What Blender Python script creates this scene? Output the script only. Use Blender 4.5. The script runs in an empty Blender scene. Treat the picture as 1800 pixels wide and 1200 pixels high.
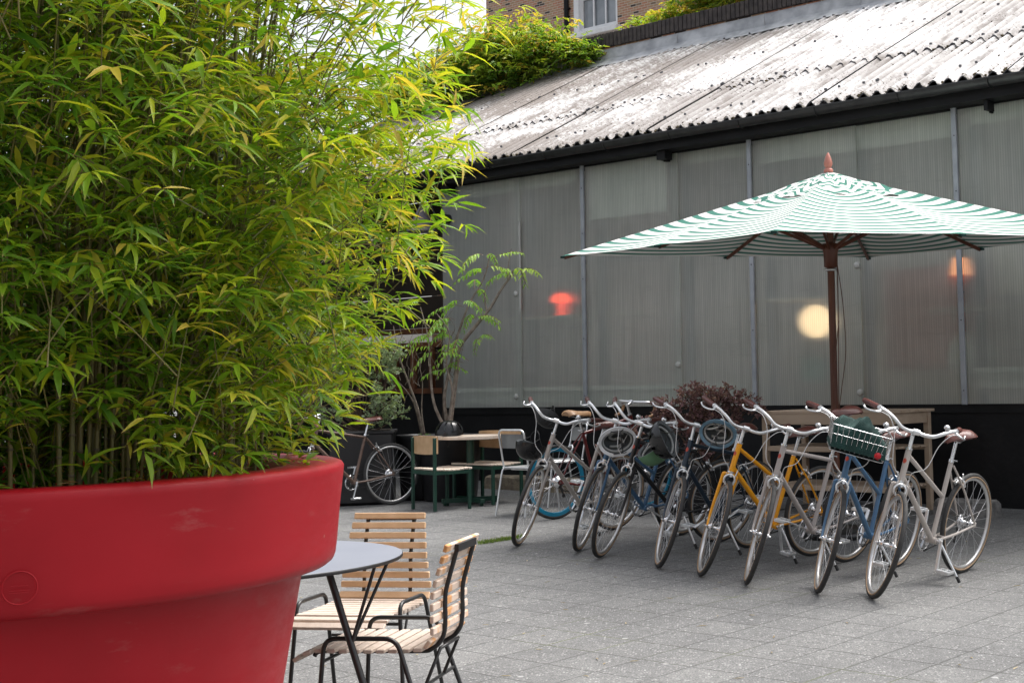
import bpy, math, random
import numpy as np
from mathutils import Vector, Matrix, Euler, Quaternion
R = math.radians
random.seed(7); rng = np.random.default_rng(7)
sc = bpy.context.scene
col = sc.collection

# ---------------------------------------------------------------- camera
CAM = Vector((0, 0, 1.2694))
rows = [(0.99975887, 0.00188593, -0.02187777), (0.02195891, -0.08586384, 0.99606486), (0.0, 0.9963051, 0.08588455)]
cd = bpy.data.cameras.new('camera'); cam = bpy.data.objects.new('camera', cd); col.objects.link(cam)
m = Matrix.Identity(4)
for i in range(3):
    m[i][0] = rows[0][i]; m[i][1] = rows[1][i]; m[i][2] = -rows[2][i]; m[i][3] = CAM[i]
cam.matrix_world = m
cd.sensor_width = 36; cd.lens = 50.38; cd.shift_x = -0.1663; cd.shift_y = -0.0824
cd.clip_start = 0.1; cd.clip_end = 500
cd.dof.use_dof = False
sc.camera = cam

# ---------------------------------------------------------------- world, sun, exposure
SUN_EL, SUN_AZ = 64, 60          # sun high, to the right of the view (azimuth from +Y towards +X)
w = bpy.data.worlds.new('World'); sc.world = w; w.use_nodes = True
nt = w.node_tree; bg = nt.nodes['Background']
sky = nt.nodes.new('ShaderNodeTexSky'); sky.sky_type = 'NISHITA'; sky.sun_disc = False
sky.sun_elevation = R(SUN_EL); sky.sun_rotation = R(SUN_AZ)
sky.air_density = 1.0; sky.dust_density = 6.0; sky.ozone_density = 1.0
hsv = nt.nodes.new('ShaderNodeHueSaturation'); hsv.inputs['Saturation'].default_value = 0.30
nt.links.new(sky.outputs[0], hsv.inputs['Color']); nt.links.new(hsv.outputs[0], bg.inputs[0])
bg.inputs[1].default_value = 0.15
sd = bpy.data.lights.new('sun', 'SUN'); sd.energy = 1.35; sd.angle = R(30); sd.color = (1.0, 0.97, 0.92)
sun = bpy.data.objects.new('sun', sd); col.objects.link(sun)
sdir = Vector((math.sin(R(SUN_AZ)) * math.cos(R(SUN_EL)), math.cos(R(SUN_AZ)) * math.cos(R(SUN_EL)), math.sin(R(SUN_EL))))
sun.rotation_euler = sdir.to_track_quat('Z', 'Y').to_euler(); sun.location = (0, 0, 12)
sc.view_settings.view_transform = 'Standard'; sc.view_settings.look = 'None'
sc.view_settings.exposure = 1.05; sc.view_settings.gamma = 1.0

# ---------------------------------------------------------------- frame of the facade
WA = -0.69335
AX = Vector((math.cos(WA), math.sin(WA), 0)); NN = Vector((-math.sin(WA), math.cos(WA), 0))
W0 = Vector((-1.0540, 15.6518, 0))
def gz(x, y): return 0.0087 * x + 0.0233 * (y - 9)
def wp(s, off, z=0):
    p = W0 + AX * s + NN * off; return Vector((p.x, p.y, z))
def wg(s, off):
    p = wp(s, off); p.z = gz(p.x, p.y); return p

# ---------------------------------------------------------------- materials
def new_mat(name):
    mt = bpy.data.materials.new(name); mt.use_nodes = True
    n = mt.node_tree.nodes; l = mt.node_tree.links
    return mt, n, l, n['Principled BSDF']
def rgb(c): return (c[0], c[1], c[2], 1)
def mat(name, c, rough=0.5, metal=0.0, c2=None, scale=8, bump=0.0, bscale=60, stretch=None, spec=None, detail=6, lo=0.35, hi=0.65, rvar=0.0):
    mt, n, l, b = new_mat(name)
    b.inputs['Roughness'].default_value = rough; b.inputs['Metallic'].default_value = metal
    if spec is not None: b.inputs['Specular IOR Level'].default_value = spec
    tc = n.new('ShaderNodeTexCoord'); mp = n.new('ShaderNodeMapping'); l.new(tc.outputs['Object'], mp.inputs[0])
    if stretch: mp.inputs['Scale'].default_value = stretch
    if c2 is None: c2 = tuple(x * 0.82 for x in c)
    ns = n.new('ShaderNodeTexNoise'); ns.inputs['Scale'].default_value = scale; ns.inputs['Detail'].default_value = detail
    l.new(mp.outputs[0], ns.inputs['Vector'])
    cr = n.new('ShaderNodeValToRGB'); cr.color_ramp.elements[0].position = lo; cr.color_ramp.elements[1].position = hi
    cr.color_ramp.elements[0].color = rgb(c2); cr.color_ramp.elements[1].color = rgb(c)
    l.new(ns.outputs['Fac'], cr.inputs[0]); l.new(cr.outputs[0], b.inputs['Base Color'])
    if rvar:
        mr = n.new('ShaderNodeMapRange'); mr.inputs['To Min'].default_value = rough - rvar; mr.inputs['To Max'].default_value = rough + rvar
        l.new(ns.outputs['Fac'], mr.inputs['Value']); l.new(mr.outputs[0], b.inputs['Roughness'])
    if bump:
        n2 = n.new('ShaderNodeTexNoise'); n2.inputs['Scale'].default_value = bscale; n2.inputs['Detail'].default_value = 5
        l.new(mp.outputs[0], n2.inputs['Vector'])
        bp = n.new('ShaderNodeBump'); bp.inputs['Strength'].default_value = bump; bp.inputs['Distance'].default_value = 0.01
        l.new(n2.outputs['Fac'], bp.inputs['Height']); l.new(bp.outputs[0], b.inputs['Normal'])
    return mt
def N(n, t, **k):
    x = n.new(t)
    for a, v in k.items():
        if a.startswith('i_'): x.inputs[a[2:].replace('_', ' ')].default_value = v
        else: setattr(x, a, v)
    return x
def math_(n, l, op, a, b=None, c=None):
    x = n.new('ShaderNodeMath'); x.operation = op
    for i, v in enumerate((a, b, c)):
        if v is None: continue
        if isinstance(v, (int, float)): x.inputs[i].default_value = v
        else: l.new(v, x.inputs[i])
    return x.outputs[0]
def ramp(n, l, src, stops, interp='LINEAR'):
    cr = n.new('ShaderNodeValToRGB'); e = cr.color_ramp.elements; cr.color_ramp.interpolation = interp
    while len(e) < len(stops): e.new(0.5)
    for i, (p, c) in enumerate(stops):
        e[i].position = p; e[i].color = rgb(c) if len(c) == 3 else c
    l.new(src, cr.inputs[0]); return cr.outputs[0]
def mixc(n, l, f, a, b, mode='MIX'):
    x = n.new('ShaderNodeMix'); x.data_type = 'RGBA'; x.blend_type = mode
    for i, v in ((0, f), (6, a), (7, b)):
        if isinstance(v, (int, float)): x.inputs[i].default_value = v
        elif isinstance(v, tuple): x.inputs[i].default_value = rgb(v)
        else: l.new(v, x.inputs[i])
    return x.outputs[2]
def noise(n, l, vec, scale, detail=4, rough=0.5):
    x = n.new('ShaderNodeTexNoise'); x.inputs['Scale'].default_value = scale; x.inputs['Detail'].default_value = detail
    x.inputs['Roughness'].default_value = rough; l.new(vec, x.inputs['Vector']); return x.outputs['Fac']

def paving_mat():
    mt, n, l, b = new_mat('grey_paving')
    tc = n.new('ShaderNodeTexCoord')
    mp = N(n, 'ShaderNodeMapping', vector_type='TEXTURE'); mp.inputs['Location'].default_value = (-0.5677, 8.0632, 0)
    mp.inputs['Rotation'].default_value = (0, 0, WA + 0.0098); mp.inputs['Scale'].default_value = (0.3128, 0.3128, 0.3128)
    l.new(tc.outputs['Object'], mp.inputs[0])
    nz = n.new('ShaderNodeTexNoise'); nz.inputs['Scale'].default_value = 6; nz.inputs['Detail'].default_value = 4; l.new(mp.outputs[0], nz.inputs['Vector'])
    ad = n.new('ShaderNodeVectorMath'); ad.operation = 'MULTIPLY_ADD'; l.new(nz.outputs['Color'], ad.inputs[0])
    ad.inputs[1].default_value = (0.05, 0.05, 0); l.new(mp.outputs[0], ad.inputs[2])
    sp = n.new('ShaderNodeSeparateXYZ'); l.new(ad.outputs[0], sp.inputs[0])
    def edge(o):
        return math_(n, l, 'SUBTRACT', 0.5, math_(n, l, 'ABSOLUTE', math_(n, l, 'SUBTRACT', math_(n, l, 'FRACT', o), 0.5)))
    ex = edge(sp.outputs[0]); ey = edge(sp.outputs[1])
    d = math_(n, l, 'MINIMUM', ex, ey)
    fill = noise(n, l, tc.outputs['Object'], 1.3, 3)                   # some joints are filled with grit
    width = math_(n, l, 'MULTIPLY_ADD', fill, 0.052, -0.004)
    joint = math_(n, l, 'SUBTRACT', 1.0, math_(n, l, 'SMOOTH_MIN', math_(n, l, 'DIVIDE', d, width), 1.0, 0.2))
    joint = math_(n, l, 'MAXIMUM', joint, 0.0)
    fl = n.new('ShaderNodeVectorMath'); fl.operation = 'FLOOR'; l.new(ad.outputs[0], fl.inputs[0])
    wn = n.new('ShaderNodeTexWhiteNoise'); wn.noise_dimensions = '3D'; l.new(fl.outputs[0], wn.inputs['Vector'])
    big = noise(n, l, tc.outputs['Object'], 0.7, 5, 0.6)
    fine = noise(n, l, tc.outputs['Object'], 130, 3, 0.8)
    base = ramp(n, l, big, [(0.3, (0.112, 0.112, 0.113)), (0.7, (0.172, 0.172, 0.170))])
    slab = ramp(n, l, wn.outputs['Value'], [(0, (0.93, 0.93, 0.935)), (1, (1.05, 1.05, 1.045))])
    c = mixc(n, l, 1.0, base, slab, 'MULTIPLY')
    c = mixc(n, l, 1.0, c, ramp(n, l, fine, [(0.33, (0.42, 0.42, 0.42)), (0.66, (1.6, 1.6, 1.59))]), 'MULTIPLY')
    med = noise(n, l, tc.outputs['Object'], 22, 5, 0.75)
    c = mixc(n, l, 1.0, c, ramp(n, l, med, [(0.32, (0.84, 0.84, 0.84)), (0.66, (1.14, 1.14, 1.14))]), 'MULTIPLY')
    vo = n.new('ShaderNodeTexVoronoi'); vo.inputs['Scale'].default_value = 75; l.new(tc.outputs['Object'], vo.inputs['Vector'])
    sel = n.new('ShaderNodeSeparateColor'); l.new(vo.outputs['Color'], sel.inputs[0])
    fleck = math_(n, l, 'MULTIPLY', math_(n, l, 'LESS_THAN', vo.outputs['Distance'], 0.42), math_(n, l, 'GREATER_THAN', sel.outputs[0], 0.86))
    c = mixc(n, l, math_(n, l, 'MULTIPLY', fleck, 0.40), c, (0.52, 0.52, 0.51))
    vo2 = n.new('ShaderNodeTexVoronoi'); vo2.inputs['Scale'].default_value = 9; l.new(tc.outputs['Object'], vo2.inputs['Vector'])
    s2 = n.new('ShaderNodeSeparateColor'); l.new(vo2.outputs['Color'], s2.inputs[0])
    gum = math_(n, l, 'MULTIPLY', math_(n, l, 'LESS_THAN', math_(n, l, 'ADD', vo2.outputs['Distance'], math_(n, l, 'MULTIPLY', fine, 0.15)), 0.21), math_(n, l, 'GREATER_THAN', s2.outputs[0], 0.9))
    c = mixc(n, l, math_(n, l, 'MULTIPLY', gum, 0.45), c, (0.48, 0.48, 0.47))
    moss = noise(n, l, tc.outputs['Object'], 0.9, 2)
    jc = ramp(n, l, moss, [(0.55, (0.05, 0.05, 0.047)), (0.72, (0.12, 0.14, 0.04))])
    c = mixc(n, l, math_(n, l, 'MULTIPLY', joint, 0.85), c, jc)
    l.new(c, b.inputs['Base Color'])
    b.inputs['Roughness'].default_value = 0.88; b.inputs['Specular IOR Level'].default_value = 0.25
    h = math_(n, l, 'SUBTRACT', math_(n, l, 'ADD', math_(n, l, 'MULTIPLY', fine, 0.35), math_(n, l, 'MULTIPLY', wn.outputs['Value'], 0.25)), joint)
    bp = n.new('ShaderNodeBump'); bp.inputs['Strength'].default_value = 0.5; bp.inputs['Distance'].default_value = 0.006
    l.new(h, bp.inputs['Height']); l.new(bp.outputs[0], b.inputs['Normal'])
    return mt

def brick_mat(name, c1, c2, mortar, bw=0.225, bh=0.075, plane='XZ', dark=0.1):
    mt, n, l, b = new_mat(name)
    tc = n.new('ShaderNodeTexCoord'); mp = n.new('ShaderNodeMapping')
    if plane == 'XZ': mp.inputs['Rotation'].default_value = (R(90), 0, 0)
    l.new(tc.outputs['Object'], mp.inputs[0])
    sep = n.new('ShaderNodeSeparateXYZ'); l.new(tc.outputs['Object'], sep.inputs[0])
    cmb = n.new('ShaderNodeCombineXYZ'); l.new(sep.outputs[0], cmb.inputs[0]); l.new(sep.outputs[2], cmb.inputs[1])
    br = n.new('ShaderNodeTexBrick'); l.new(cmb.outputs[0], br.inputs['Vector'])
    br.inputs['Color1'].default_value = rgb((0, 0, 0)); br.inputs['Color2'].default_value = rgb((1, 1, 1)); br.inputs['Mortar'].default_value = rgb((0.5, 0.5, 0.5))
    br.inputs['Scale'].default_value = 1.0; br.inputs['Brick Width'].default_value = bw; br.inputs['Row Height'].default_value = bh
    br.inputs['Mortar Size'].default_value = 0.009; br.inputs['Bias'].default_value = 0.0
    fine = noise(n, l, tc.outputs['Object'], 18, 4)
    cc = ramp(n, l, br.outputs['Color'], [(0.0, (0.05, 0.035, 0.03)), (dark, (0.07, 0.05, 0.045)), (dark + 0.03, c2), (0.55, tuple((a + e) / 2 for a, e in zip(c1, c2))), (1.0, c1)])
    cc = mixc(n, l, 1.0, cc, ramp(n, l, fine, [(0.3, (0.75, 0.75, 0.75)), (0.7, (1.2, 1.2, 1.2))]), 'MULTIPLY')
    cc = mixc(n, l, br.outputs['Fac'], cc, mortar)
    l.new(cc, b.inputs['Base Color']); b.inputs['Roughness'].default_value = 0.9
    return mt

def poly_mat():
    mt, n, l, b = new_mat('twin_wall_polycarbonate')
    tc = n.new('ShaderNodeTexCoord'); sp = n.new('ShaderNodeSeparateXYZ'); l.new(tc.outputs['Object'], sp.inputs[0])
    nz = noise(n, l, tc.outputs['Object'], 0.8, 3)
    u = math_(n, l, 'FRACT', math_(n, l, 'MULTIPLY', math_(n, l, 'ADD', sp.outputs[0], math_(n, l, 'MULTIPLY', nz, 0.01)), 42.0))
    rib = math_(n, l, 'LESS_THAN', u, 0.38)
    cv = n.new('ShaderNodeCombineXYZ'); l.new(math_(n, l, 'MULTIPLY', math_(n, l, 'FLOOR', math_(n, l, 'MULTIPLY', sp.outputs[0], 42.0)), 0.37), cv.inputs[0])
    l.new(math_(n, l, 'MULTIPLY', sp.outputs[2], 0.25), cv.inputs[2])
    var = noise(n, l, cv.outputs[0], 3.0, 3, 0.7)
    dirt = noise(n, l, tc.outputs['Object'], 1.3, 7, 0.6)
    a = ramp(n, l, dirt, [(0.3, (0.78, 0.80, 0.76)), (0.7, (0.98, 0.98, 0.94))])
    a = mixc(n, l, 1.0, a, ramp(n, l, var, [(0.35, (0.84, 0.85, 0.85)), (0.6, (1.04, 1.04, 1.035))]), 'MULTIPLY')
    c = mixc(n, l, math_(n, l, 'MULTIPLY', rib, 0.62), a, (0.24, 0.26, 0.25))
    # hand swipes and long scratches in the bloom on the sheet
    mp2 = n.new('ShaderNodeMapping'); mp2.inputs['Scale'].default_value = (1.0, 1, 6.5); mp2.inputs['Rotation'].default_value = (0, R(24), 0)
    l.new(tc.outputs['Object'], mp2.inputs[0])
    sw = noise(n, l, mp2.outputs[0], 1.4, 5, 0.6)
    swm = ramp(n, l, sw, [(0.60, (0, 0, 0)), (0.64, (1, 1, 1)), (0.67, (0, 0, 0))])
    c = mixc(n, l, math_(n, l, 'MULTIPLY', swm, 0.40), c, (0.55, 0.57, 0.55))
    l.new(c, b.inputs['Base Color'])
    b.inputs['Transmission Weight'].default_value = 0.62; b.inputs['Roughness'].default_value = 0.48; b.inputs['IOR'].default_value = 1.13
    b.inputs['Specular IOR Level'].default_value = 0.6
    tp = n.new('ShaderNodeBsdfTransparent'); tp.inputs[0].default_value = (0.93, 0.95, 0.92, 1)
    mx = n.new('ShaderNodeMixShader'); l.new(math_(n, l, 'MULTIPLY_ADD', rib, -0.16, 0.34), mx.inputs[0])
    l.new(b.outputs[0], mx.inputs[1]); l.new(tp.outputs[0], mx.inputs[2]); l.new(mx.outputs[0], n['Material Output'].inputs[0])
    return mt

def roof_mat():
    mt, n, l, b = new_mat('weathered_fibre_cement')
    tc = n.new('ShaderNodeTexCoord'); sp = n.new('ShaderNodeSeparateXYZ'); l.new(tc.outputs['Object'], sp.inputs[0])
    mp = n.new('ShaderNodeMapping'); mp.inputs['Scale'].default_value = (5.5, 1.1, 1.1); l.new(tc.outputs['Object'], mp.inputs[0])
    streak = noise(n, l, mp.outputs[0], 1.6, 6, 0.6)
    big = noise(n, l, tc.outputs['Object'], 0.55, 4, 0.55)
    blot = noise(n, l, tc.outputs['Object'], 15, 6, 0.75)
    base = ramp(n, l, streak, [(0.32, (0.36, 0.345, 0.335)), (0.43, (0.68, 0.67, 0.665)), (0.55, (0.87, 0.87, 0.87))])
    grime = ramp(n, l, math_(n, l, 'MULTIPLY_ADD', big, 0.9, math_(n, l, 'MULTIPLY', blot, 0.55)), [(0.575, (0, 0, 0)), (0.76, (1, 1, 1))])
    gx_ = ramp(n, l, math_(n, l, 'MULTIPLY_ADD', sp.outputs[0], -0.10, 0.75), [(0.0, (0.25, 0.25, 0.25)), (0.9, (1, 1, 1))])
    c = mixc(n, l, math_(n, l, 'MULTIPLY', math_(n, l, 'MULTIPLY', grime, 0.92), gx_), base, (0.23, 0.20, 0.18))
    spots = ramp(n, l, noise(n, l, tc.outputs['Object'], 34, 4, 0.7), [(0.57, (0, 0, 0)), (0.63, (1, 1, 1))])
    reg = ramp(n, l, noise(n, l, tc.outputs['Object'], 1.4, 3), [(0.42, (0.1, 0.1, 0.1)), (0.62, (1, 1, 1))])
    c = mixc(n, l, math_(n, l, 'MULTIPLY', spots, reg), c, (0.085, 0.07, 0.055))
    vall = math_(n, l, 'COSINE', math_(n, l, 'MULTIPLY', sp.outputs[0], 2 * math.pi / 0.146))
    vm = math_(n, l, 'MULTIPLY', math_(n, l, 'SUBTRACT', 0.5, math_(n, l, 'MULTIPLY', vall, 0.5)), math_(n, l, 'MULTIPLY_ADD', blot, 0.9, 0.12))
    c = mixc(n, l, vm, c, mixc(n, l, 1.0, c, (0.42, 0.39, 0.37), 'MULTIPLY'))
    # lichen band along the lap and at the eaves
    rim_ = math_(n, l, 'LESS_THAN', sp.outputs[1], math_(n, l, 'MULTIPLY_ADD', blot, 0.5, -0.52))
    c = mixc(n, l, math_(n, l, 'MULTIPLY', rim_, 0.8), c, (0.11, 0.10, 0.08))
    l.new(c, b.inputs['Base Color']); b.inputs['Roughness'].default_value = 0.95; b.inputs['Specular IOR Level'].default_value = 0.1
    bp = n.new('ShaderNodeBump'); bp.inputs['Strength'].default_value = 0.7; bp.inputs['Distance'].default_value = 0.012
    l.new(blot, bp.inputs['Height']); l.new(bp.outputs[0], b.inputs['Normal'])
    return mt

def leaf_mat(name, stops, trans=0.45, rough=0.45):
    mt, n, l, b = new_mat(name)
    at = n.new('ShaderNodeAttribute'); at.attribute_name = 'tint'
    c = ramp(n, l, at.outputs['Fac'], stops)
    tip = n.new('ShaderNodeAttribute'); tip.attribute_name = 'along'
    br = n.new('ShaderNodeSeparateXYZ')
    c = mixc(n, l, ramp(n, l, tip.outputs['Fac'], [(0.80, (0, 0, 0)), (1.0, (0.9, 0.9, 0.9))]), c, (0.40, 0.28, 0.14))
    l.new(c, b.inputs['Base Color']); b.inputs['Roughness'].default_value = rough; b.inputs['Specular IOR Level'].default_value = 0.3
    tr = n.new('ShaderNodeBsdfTranslucent'); l.new(mixc(n, l, 1.0, c, (1.3, 1.35, 0.6), 'MULTIPLY'), tr.inputs[0])
    mx = n.new('ShaderNodeMixShader'); mx.inputs[0].default_value = trans
    l.new(b.outputs[0], mx.inputs[1]); l.new(tr.outputs[0], mx.inputs[2]); l.new(mx.outputs[0], n['Material Output'].inputs[0])
    return mt

def stripe_mat():
    mt, n, l, b = new_mat('striped_canvas')
    at = n.new('ShaderNodeAttribute'); at.attribute_name = 'band'
    tc = n.new('ShaderNodeTexCoord')
    f = math_(n, l, 'FRACT', math_(n, l, 'DIVIDE', at.outputs['Fac'], 0.094))
    g = ramp(n, l, f, [(0.0, (1, 1, 1)), (0.40, (1, 1, 1)), (0.42, (0, 0, 0)), (0.98, (0, 0, 0)), (1.0, (1, 1, 1))])
    dirt = noise(n, l, tc.outputs['Object'], 5, 4)
    wh = ramp(n, l, dirt, [(0.3, (0.60, 0.60, 0.57)), (0.7, (0.70, 0.70, 0.68))])
    c = mixc(n, l, g, wh, (0.060, 0.185, 0.145))
    l.new(c, b.inputs['Base Color']); b.inputs['Roughness'].default_value = 0.9; b.inputs['Specular IOR Level'].default_value = 0.1
    tr = n.new('ShaderNodeBsdfTranslucent'); l.new(c, tr.inputs[0])
    mx = n.new('ShaderNodeMixShader'); mx.inputs[0].default_value = 0.03
    l.new(b.outputs[0], mx.inputs[1]); l.new(tr.outputs[0], mx.inputs[2]); l.new(mx.outputs[0], n['Material Output'].inputs[0])
    return mt

def pot_mat():
    mt, n, l, b = new_mat('red_moulded_plastic')
    tc = n.new('ShaderNodeTexCoord'); big = noise(n, l, tc.outputs['Object'], 2.0, 5, 0.6)
    c = ramp(n, l, big, [(0.3, (0.29, 0.0045, 0.010)), (0.7, (0.37, 0.007, 0.015))])
    mp = n.new('ShaderNodeMapping'); mp.inputs['Scale'].default_value = (1, 1, 3.2); l.new(tc.outputs['Object'], mp.inputs[0])
    sc1 = noise(n, l, mp.outputs[0], 4.5, 8, 0.72)
    scuff = ramp(n, l, sc1, [(0.60, (0, 0, 0)), (0.72, (1, 1, 1))])
    c = mixc(n, l, math_(n, l, 'MULTIPLY', scuff, 0.38), c, (0.36, 0.12, 0.11))
    vo = n.new('ShaderNodeTexVoronoi'); vo.inputs['Scale'].default_value = 9; l.new(tc.outputs['Object'], vo.inputs['Vector'])
    sp = n.new('ShaderNodeSeparateColor'); l.new(vo.outputs['Color'], sp.inputs[0])
    dot = math_(n, l, 'MULTIPLY', math_(n, l, 'LESS_THAN', vo.outputs['Distance'], 0.035), math_(n, l, 'GREATER_THAN', sp.outputs[1], 0.55))
    c = mixc(n, l, math_(n, l, 'MULTIPLY', dot, 0.55), c, (0.45, 0.30, 0.24))
    l.new(c, b.inputs['Base Color'])
    l.new(ramp(n, l, sc1, [(0.4, (0.42, 0.42, 0.42)), (0.7, (0.66, 0.66, 0.66))]), b.inputs['Roughness']); b.inputs['Specular IOR Level'].default_value = 0.28
    bp = n.new('ShaderNodeBump'); bp.inputs['Strength'].default_value = 0.08; bp.inputs['Distance'].default_value = 0.01
    l.new(noise(n, l, tc.outputs['Object'], 9, 5), bp.inputs['Height']); l.new(bp.outputs[0], b.inputs['Normal'])
    return mt

def glow_mat(name, c, e):
    mt, n, l, b = new_mat(name)
    b.inputs['Base Color'].default_value = rgb(c); b.inputs['Emission Color'].default_value = rgb(c); b.inputs['Emission Strength'].default_value = e
    return mt

M = {}
M['paving'] = paving_mat()
M['poly'] = poly_mat()
M['roof'] = roof_mat()
M['lead'] = mat('lead_flashing', (0.50, 0.51, 0.53), 0.6, 0, (0.30, 0.31, 0.33), 5, 0.4, 20)
M['housebrick'] = brick_mat('stock_brick', (0.44, 0.19, 0.12), (0.40, 0.27, 0.16), (0.50, 0.44, 0.36))
M['coping'] = mat('blue_black_brick', (0.075, 0.062, 0.058), 0.85, 0, (0.035, 0.03, 0.03), 12, 0.4, 40)
M['mortar'] = mat('old_mortar', (0.25, 0.23, 0.21), 0.95)
M['black'] = mat('black_painted_timber', (0.010, 0.010, 0.011), 0.6, 0, (0.005, 0.005, 0.006), 3, 0.3, 20, spec=0.25)
M['gutter'] = mat('black_gutter_plastic', (0.013, 0.013, 0.014), 0.32, 0, (0.03, 0.03, 0.03), 10, 0.15, 50)
M['alu'] = mat('grey_aluminium', (0.36, 0.38, 0.41), 0.5, 0.2, (0.28, 0.30, 0.33), 6, 0.1, 60)
M['disc'] = mat('pale_plastic_disc', (0.50, 0.50, 0.47), 0.5)
M['screw'] = mat('steel_screw', (0.08, 0.08, 0.08), 0.5, 0.5)
M['redpot'] = pot_mat()
M['soil'] = mat('dark_soil', (0.03, 0.02, 0.014), 1, 0, (0.012, 0.009, 0.007), 30, 1.0, 60)
M['culm'] = mat('bamboo_cane', (0.20, 0.16, 0.055), 0.45, 0, (0.12, 0.125, 0.035), 12, 0, 10, (1, 1, 0.25))
M['culmnode'] = mat('cane_joint', (0.16, 0.13, 0.08), 0.7)
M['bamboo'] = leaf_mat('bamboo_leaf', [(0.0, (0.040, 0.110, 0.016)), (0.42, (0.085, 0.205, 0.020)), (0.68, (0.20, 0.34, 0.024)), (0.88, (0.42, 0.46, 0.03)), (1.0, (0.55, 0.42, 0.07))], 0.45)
M['sumac'] = leaf_mat('sumac_leaf', [(0.0, (0.10, 0.24, 0.04)), (0.6, (0.22, 0.40, 0.07)), (0.93, (0.38, 0.48, 0.07)), (1.0, (0.6, 0.32, 0.05))], 0.45)
M['ivy'] = leaf_mat('creeper_leaf', [(0.0, (0.035, 0.09, 0.014)), (0.4, (0.12, 0.23, 0.03)), (0.75, (0.34, 0.45, 0.05)), (1.0, (0.60, 0.40, 0.07))], 0.4)
M['olive'] = leaf_mat('grey_green_leaf', [(0.0, (0.11, 0.16, 0.085)), (0.6, (0.25, 0.33, 0.20)), (1.0, (0.42, 0.48, 0.32))], 0.3)
M['redleaf'] = leaf_mat('plum_leaf', [(0.0, (0.11, 0.055, 0.065)), (0.6, (0.22, 0.12, 0.135)), (1.0, (0.40, 0.27, 0.27))], 0.25)
M['litter'] = leaf_mat('dry_leaf', [(0.0, (0.20, 0.13, 0.05)), (1.0, (0.42, 0.34, 0.16))], 0.1)
M['darkleaf'] = leaf_mat('dark_evergreen_leaf', [(0.0, (0.025, 0.05, 0.012)), (1.0, (0.06, 0.11, 0.02))], 0.3)
M['grass'] = leaf_mat('grass_blade', [(0.0, (0.06, 0.12, 0.02)), (1.0, (0.2, 0.28, 0.06))], 0.3)
M['bark'] = mat('pale_bark', (0.26, 0.22, 0.18), 0.9, 0, (0.13, 0.10, 0.08), 20, 0.5, 60)
M['darkbark'] = mat('brown_bark', (0.12, 0.075, 0.05), 0.9, 0, (0.06, 0.04, 0.03), 20, 0.5, 60)
M['stone'] = mat('rough_kerb_stone', (0.26, 0.25, 0.24), 0.95, 0, (0.12, 0.115, 0.11), 14, 1.0, 45)
M['tanstone'] = mat('tan_kerb_stone', (0.30, 0.25, 0.18), 0.95, 0, (0.16, 0.13, 0.10), 14, 1.0, 45)
M['doorwood'] = mat('varnished_door_timber', (0.20, 0.075, 0.030), 0.4, 0, (0.10, 0.035, 0.016), 6, 0.15, 30, (1, 1, 0.15))
M['brownboard'] = mat('dark_brown_board', (0.040, 0.026, 0.018), 0.6, 0, (0.025, 0.017, 0.012), 4, 0.1, 20)
M['lampgrey'] = mat('mauve_grey_enamel', (0.20, 0.18, 0.20), 0.5)
M['dark'] = mat('dark_interior', (0.07, 0.075, 0.075), 0.9)
M['intwall'] = mat('interior_plaster', (0.85, 0.81, 0.72), 0.9, 0, (0.42, 0.40, 0.36), 0.9)
M['shelf'] = mat('pale_shelf', (0.62, 0.56, 0.42), 0.6)
M['blind'] = mat('cream_blind', (0.85, 0.88, 0.80), 0.8)
M['canvas'] = stripe_mat()
M['umbwood'] = mat('stained_hardwood', (0.15, 0.050, 0.024), 0.4, 0, (0.09, 0.028, 0.015), 10, 0.1, 30, (1, 1, 0.1))
M['finial'] = mat('terracotta_paint', (0.52, 0.20, 0.15), 0.45)
M['rope'] = mat('brown_cord', (0.13, 0.06, 0.04), 0.9)
M['benchwood'] = mat('pale_larch', (0.50, 0.385, 0.29), 0.7, 0, (0.40, 0.295, 0.21), 7, 0.2, 40, (0.15, 1, 1))
M['beech'] = mat('oiled_beech', (0.62, 0.41, 0.25), 0.5, 0, (0.50, 0.31, 0.17), 9, 0.1, 40, (0.12, 1, 1))
M['palebeech'] = mat('pale_weathered_beech', (0.60, 0.50, 0.43), 0.7, 0, (0.48, 0.385, 0.315), 9, 0.2, 60, (0.12, 1.5, 1))
M['wornbeech'] = mat('sun_bleached_beech', (0.62, 0.49, 0.40), 0.75, 0, (0.60, 0.30, 0.12), 4.5, 0.25, 60, (0.8, 2.4, 1), lo=0.40, hi=0.50)
M['chairwood'] = mat('chair_ply', (0.60, 0.40, 0.23), 0.5, 0, (0.47, 0.29, 0.15), 9, 0.1, 40, (0.15, 1, 1))
M['whitewood'] = mat('whitewashed_wood', (0.72, 0.62, 0.52), 0.6, 0, (0.62, 0.50, 0.40), 9, 0.1, 40)
M['blacksteel'] = mat('black_powder_coat', (0.012, 0.012, 0.013), 0.38, 0.0, (0.02, 0.02, 0.02), 20)
M['greensteel'] = mat('dark_green_powder_coat', (0.012, 0.055, 0.036), 0.45, 0, (0.009, 0.042, 0.028), 8)
M['greytop'] = mat('grey_blue_laminate', (0.185, 0.20, 0.24), 0.55, 0, (0.165, 0.18, 0.22), 3)
M['chrome'] = mat('brushed_silver', (0.72, 0.72, 0.73), 0.22, 1.0, (0.62, 0.62, 0.63), 30)
M['satin'] = mat('satin_alloy', (0.78, 0.79, 0.80), 0.34, 0.85, (0.68, 0.69, 0.70), 30)
M['spoke'] = mat('spoke_steel', (0.75, 0.75, 0.77), 0.3, 0.8)
M['tyre'] = mat('black_tyre_rubber', (0.022, 0.022, 0.023), 0.75, 0, (0.035, 0.034, 0.033), 25, 0.4, 160)
M['tan'] = mat('tan_tyre_wall', (0.36, 0.25, 0.16), 0.8)
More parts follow.
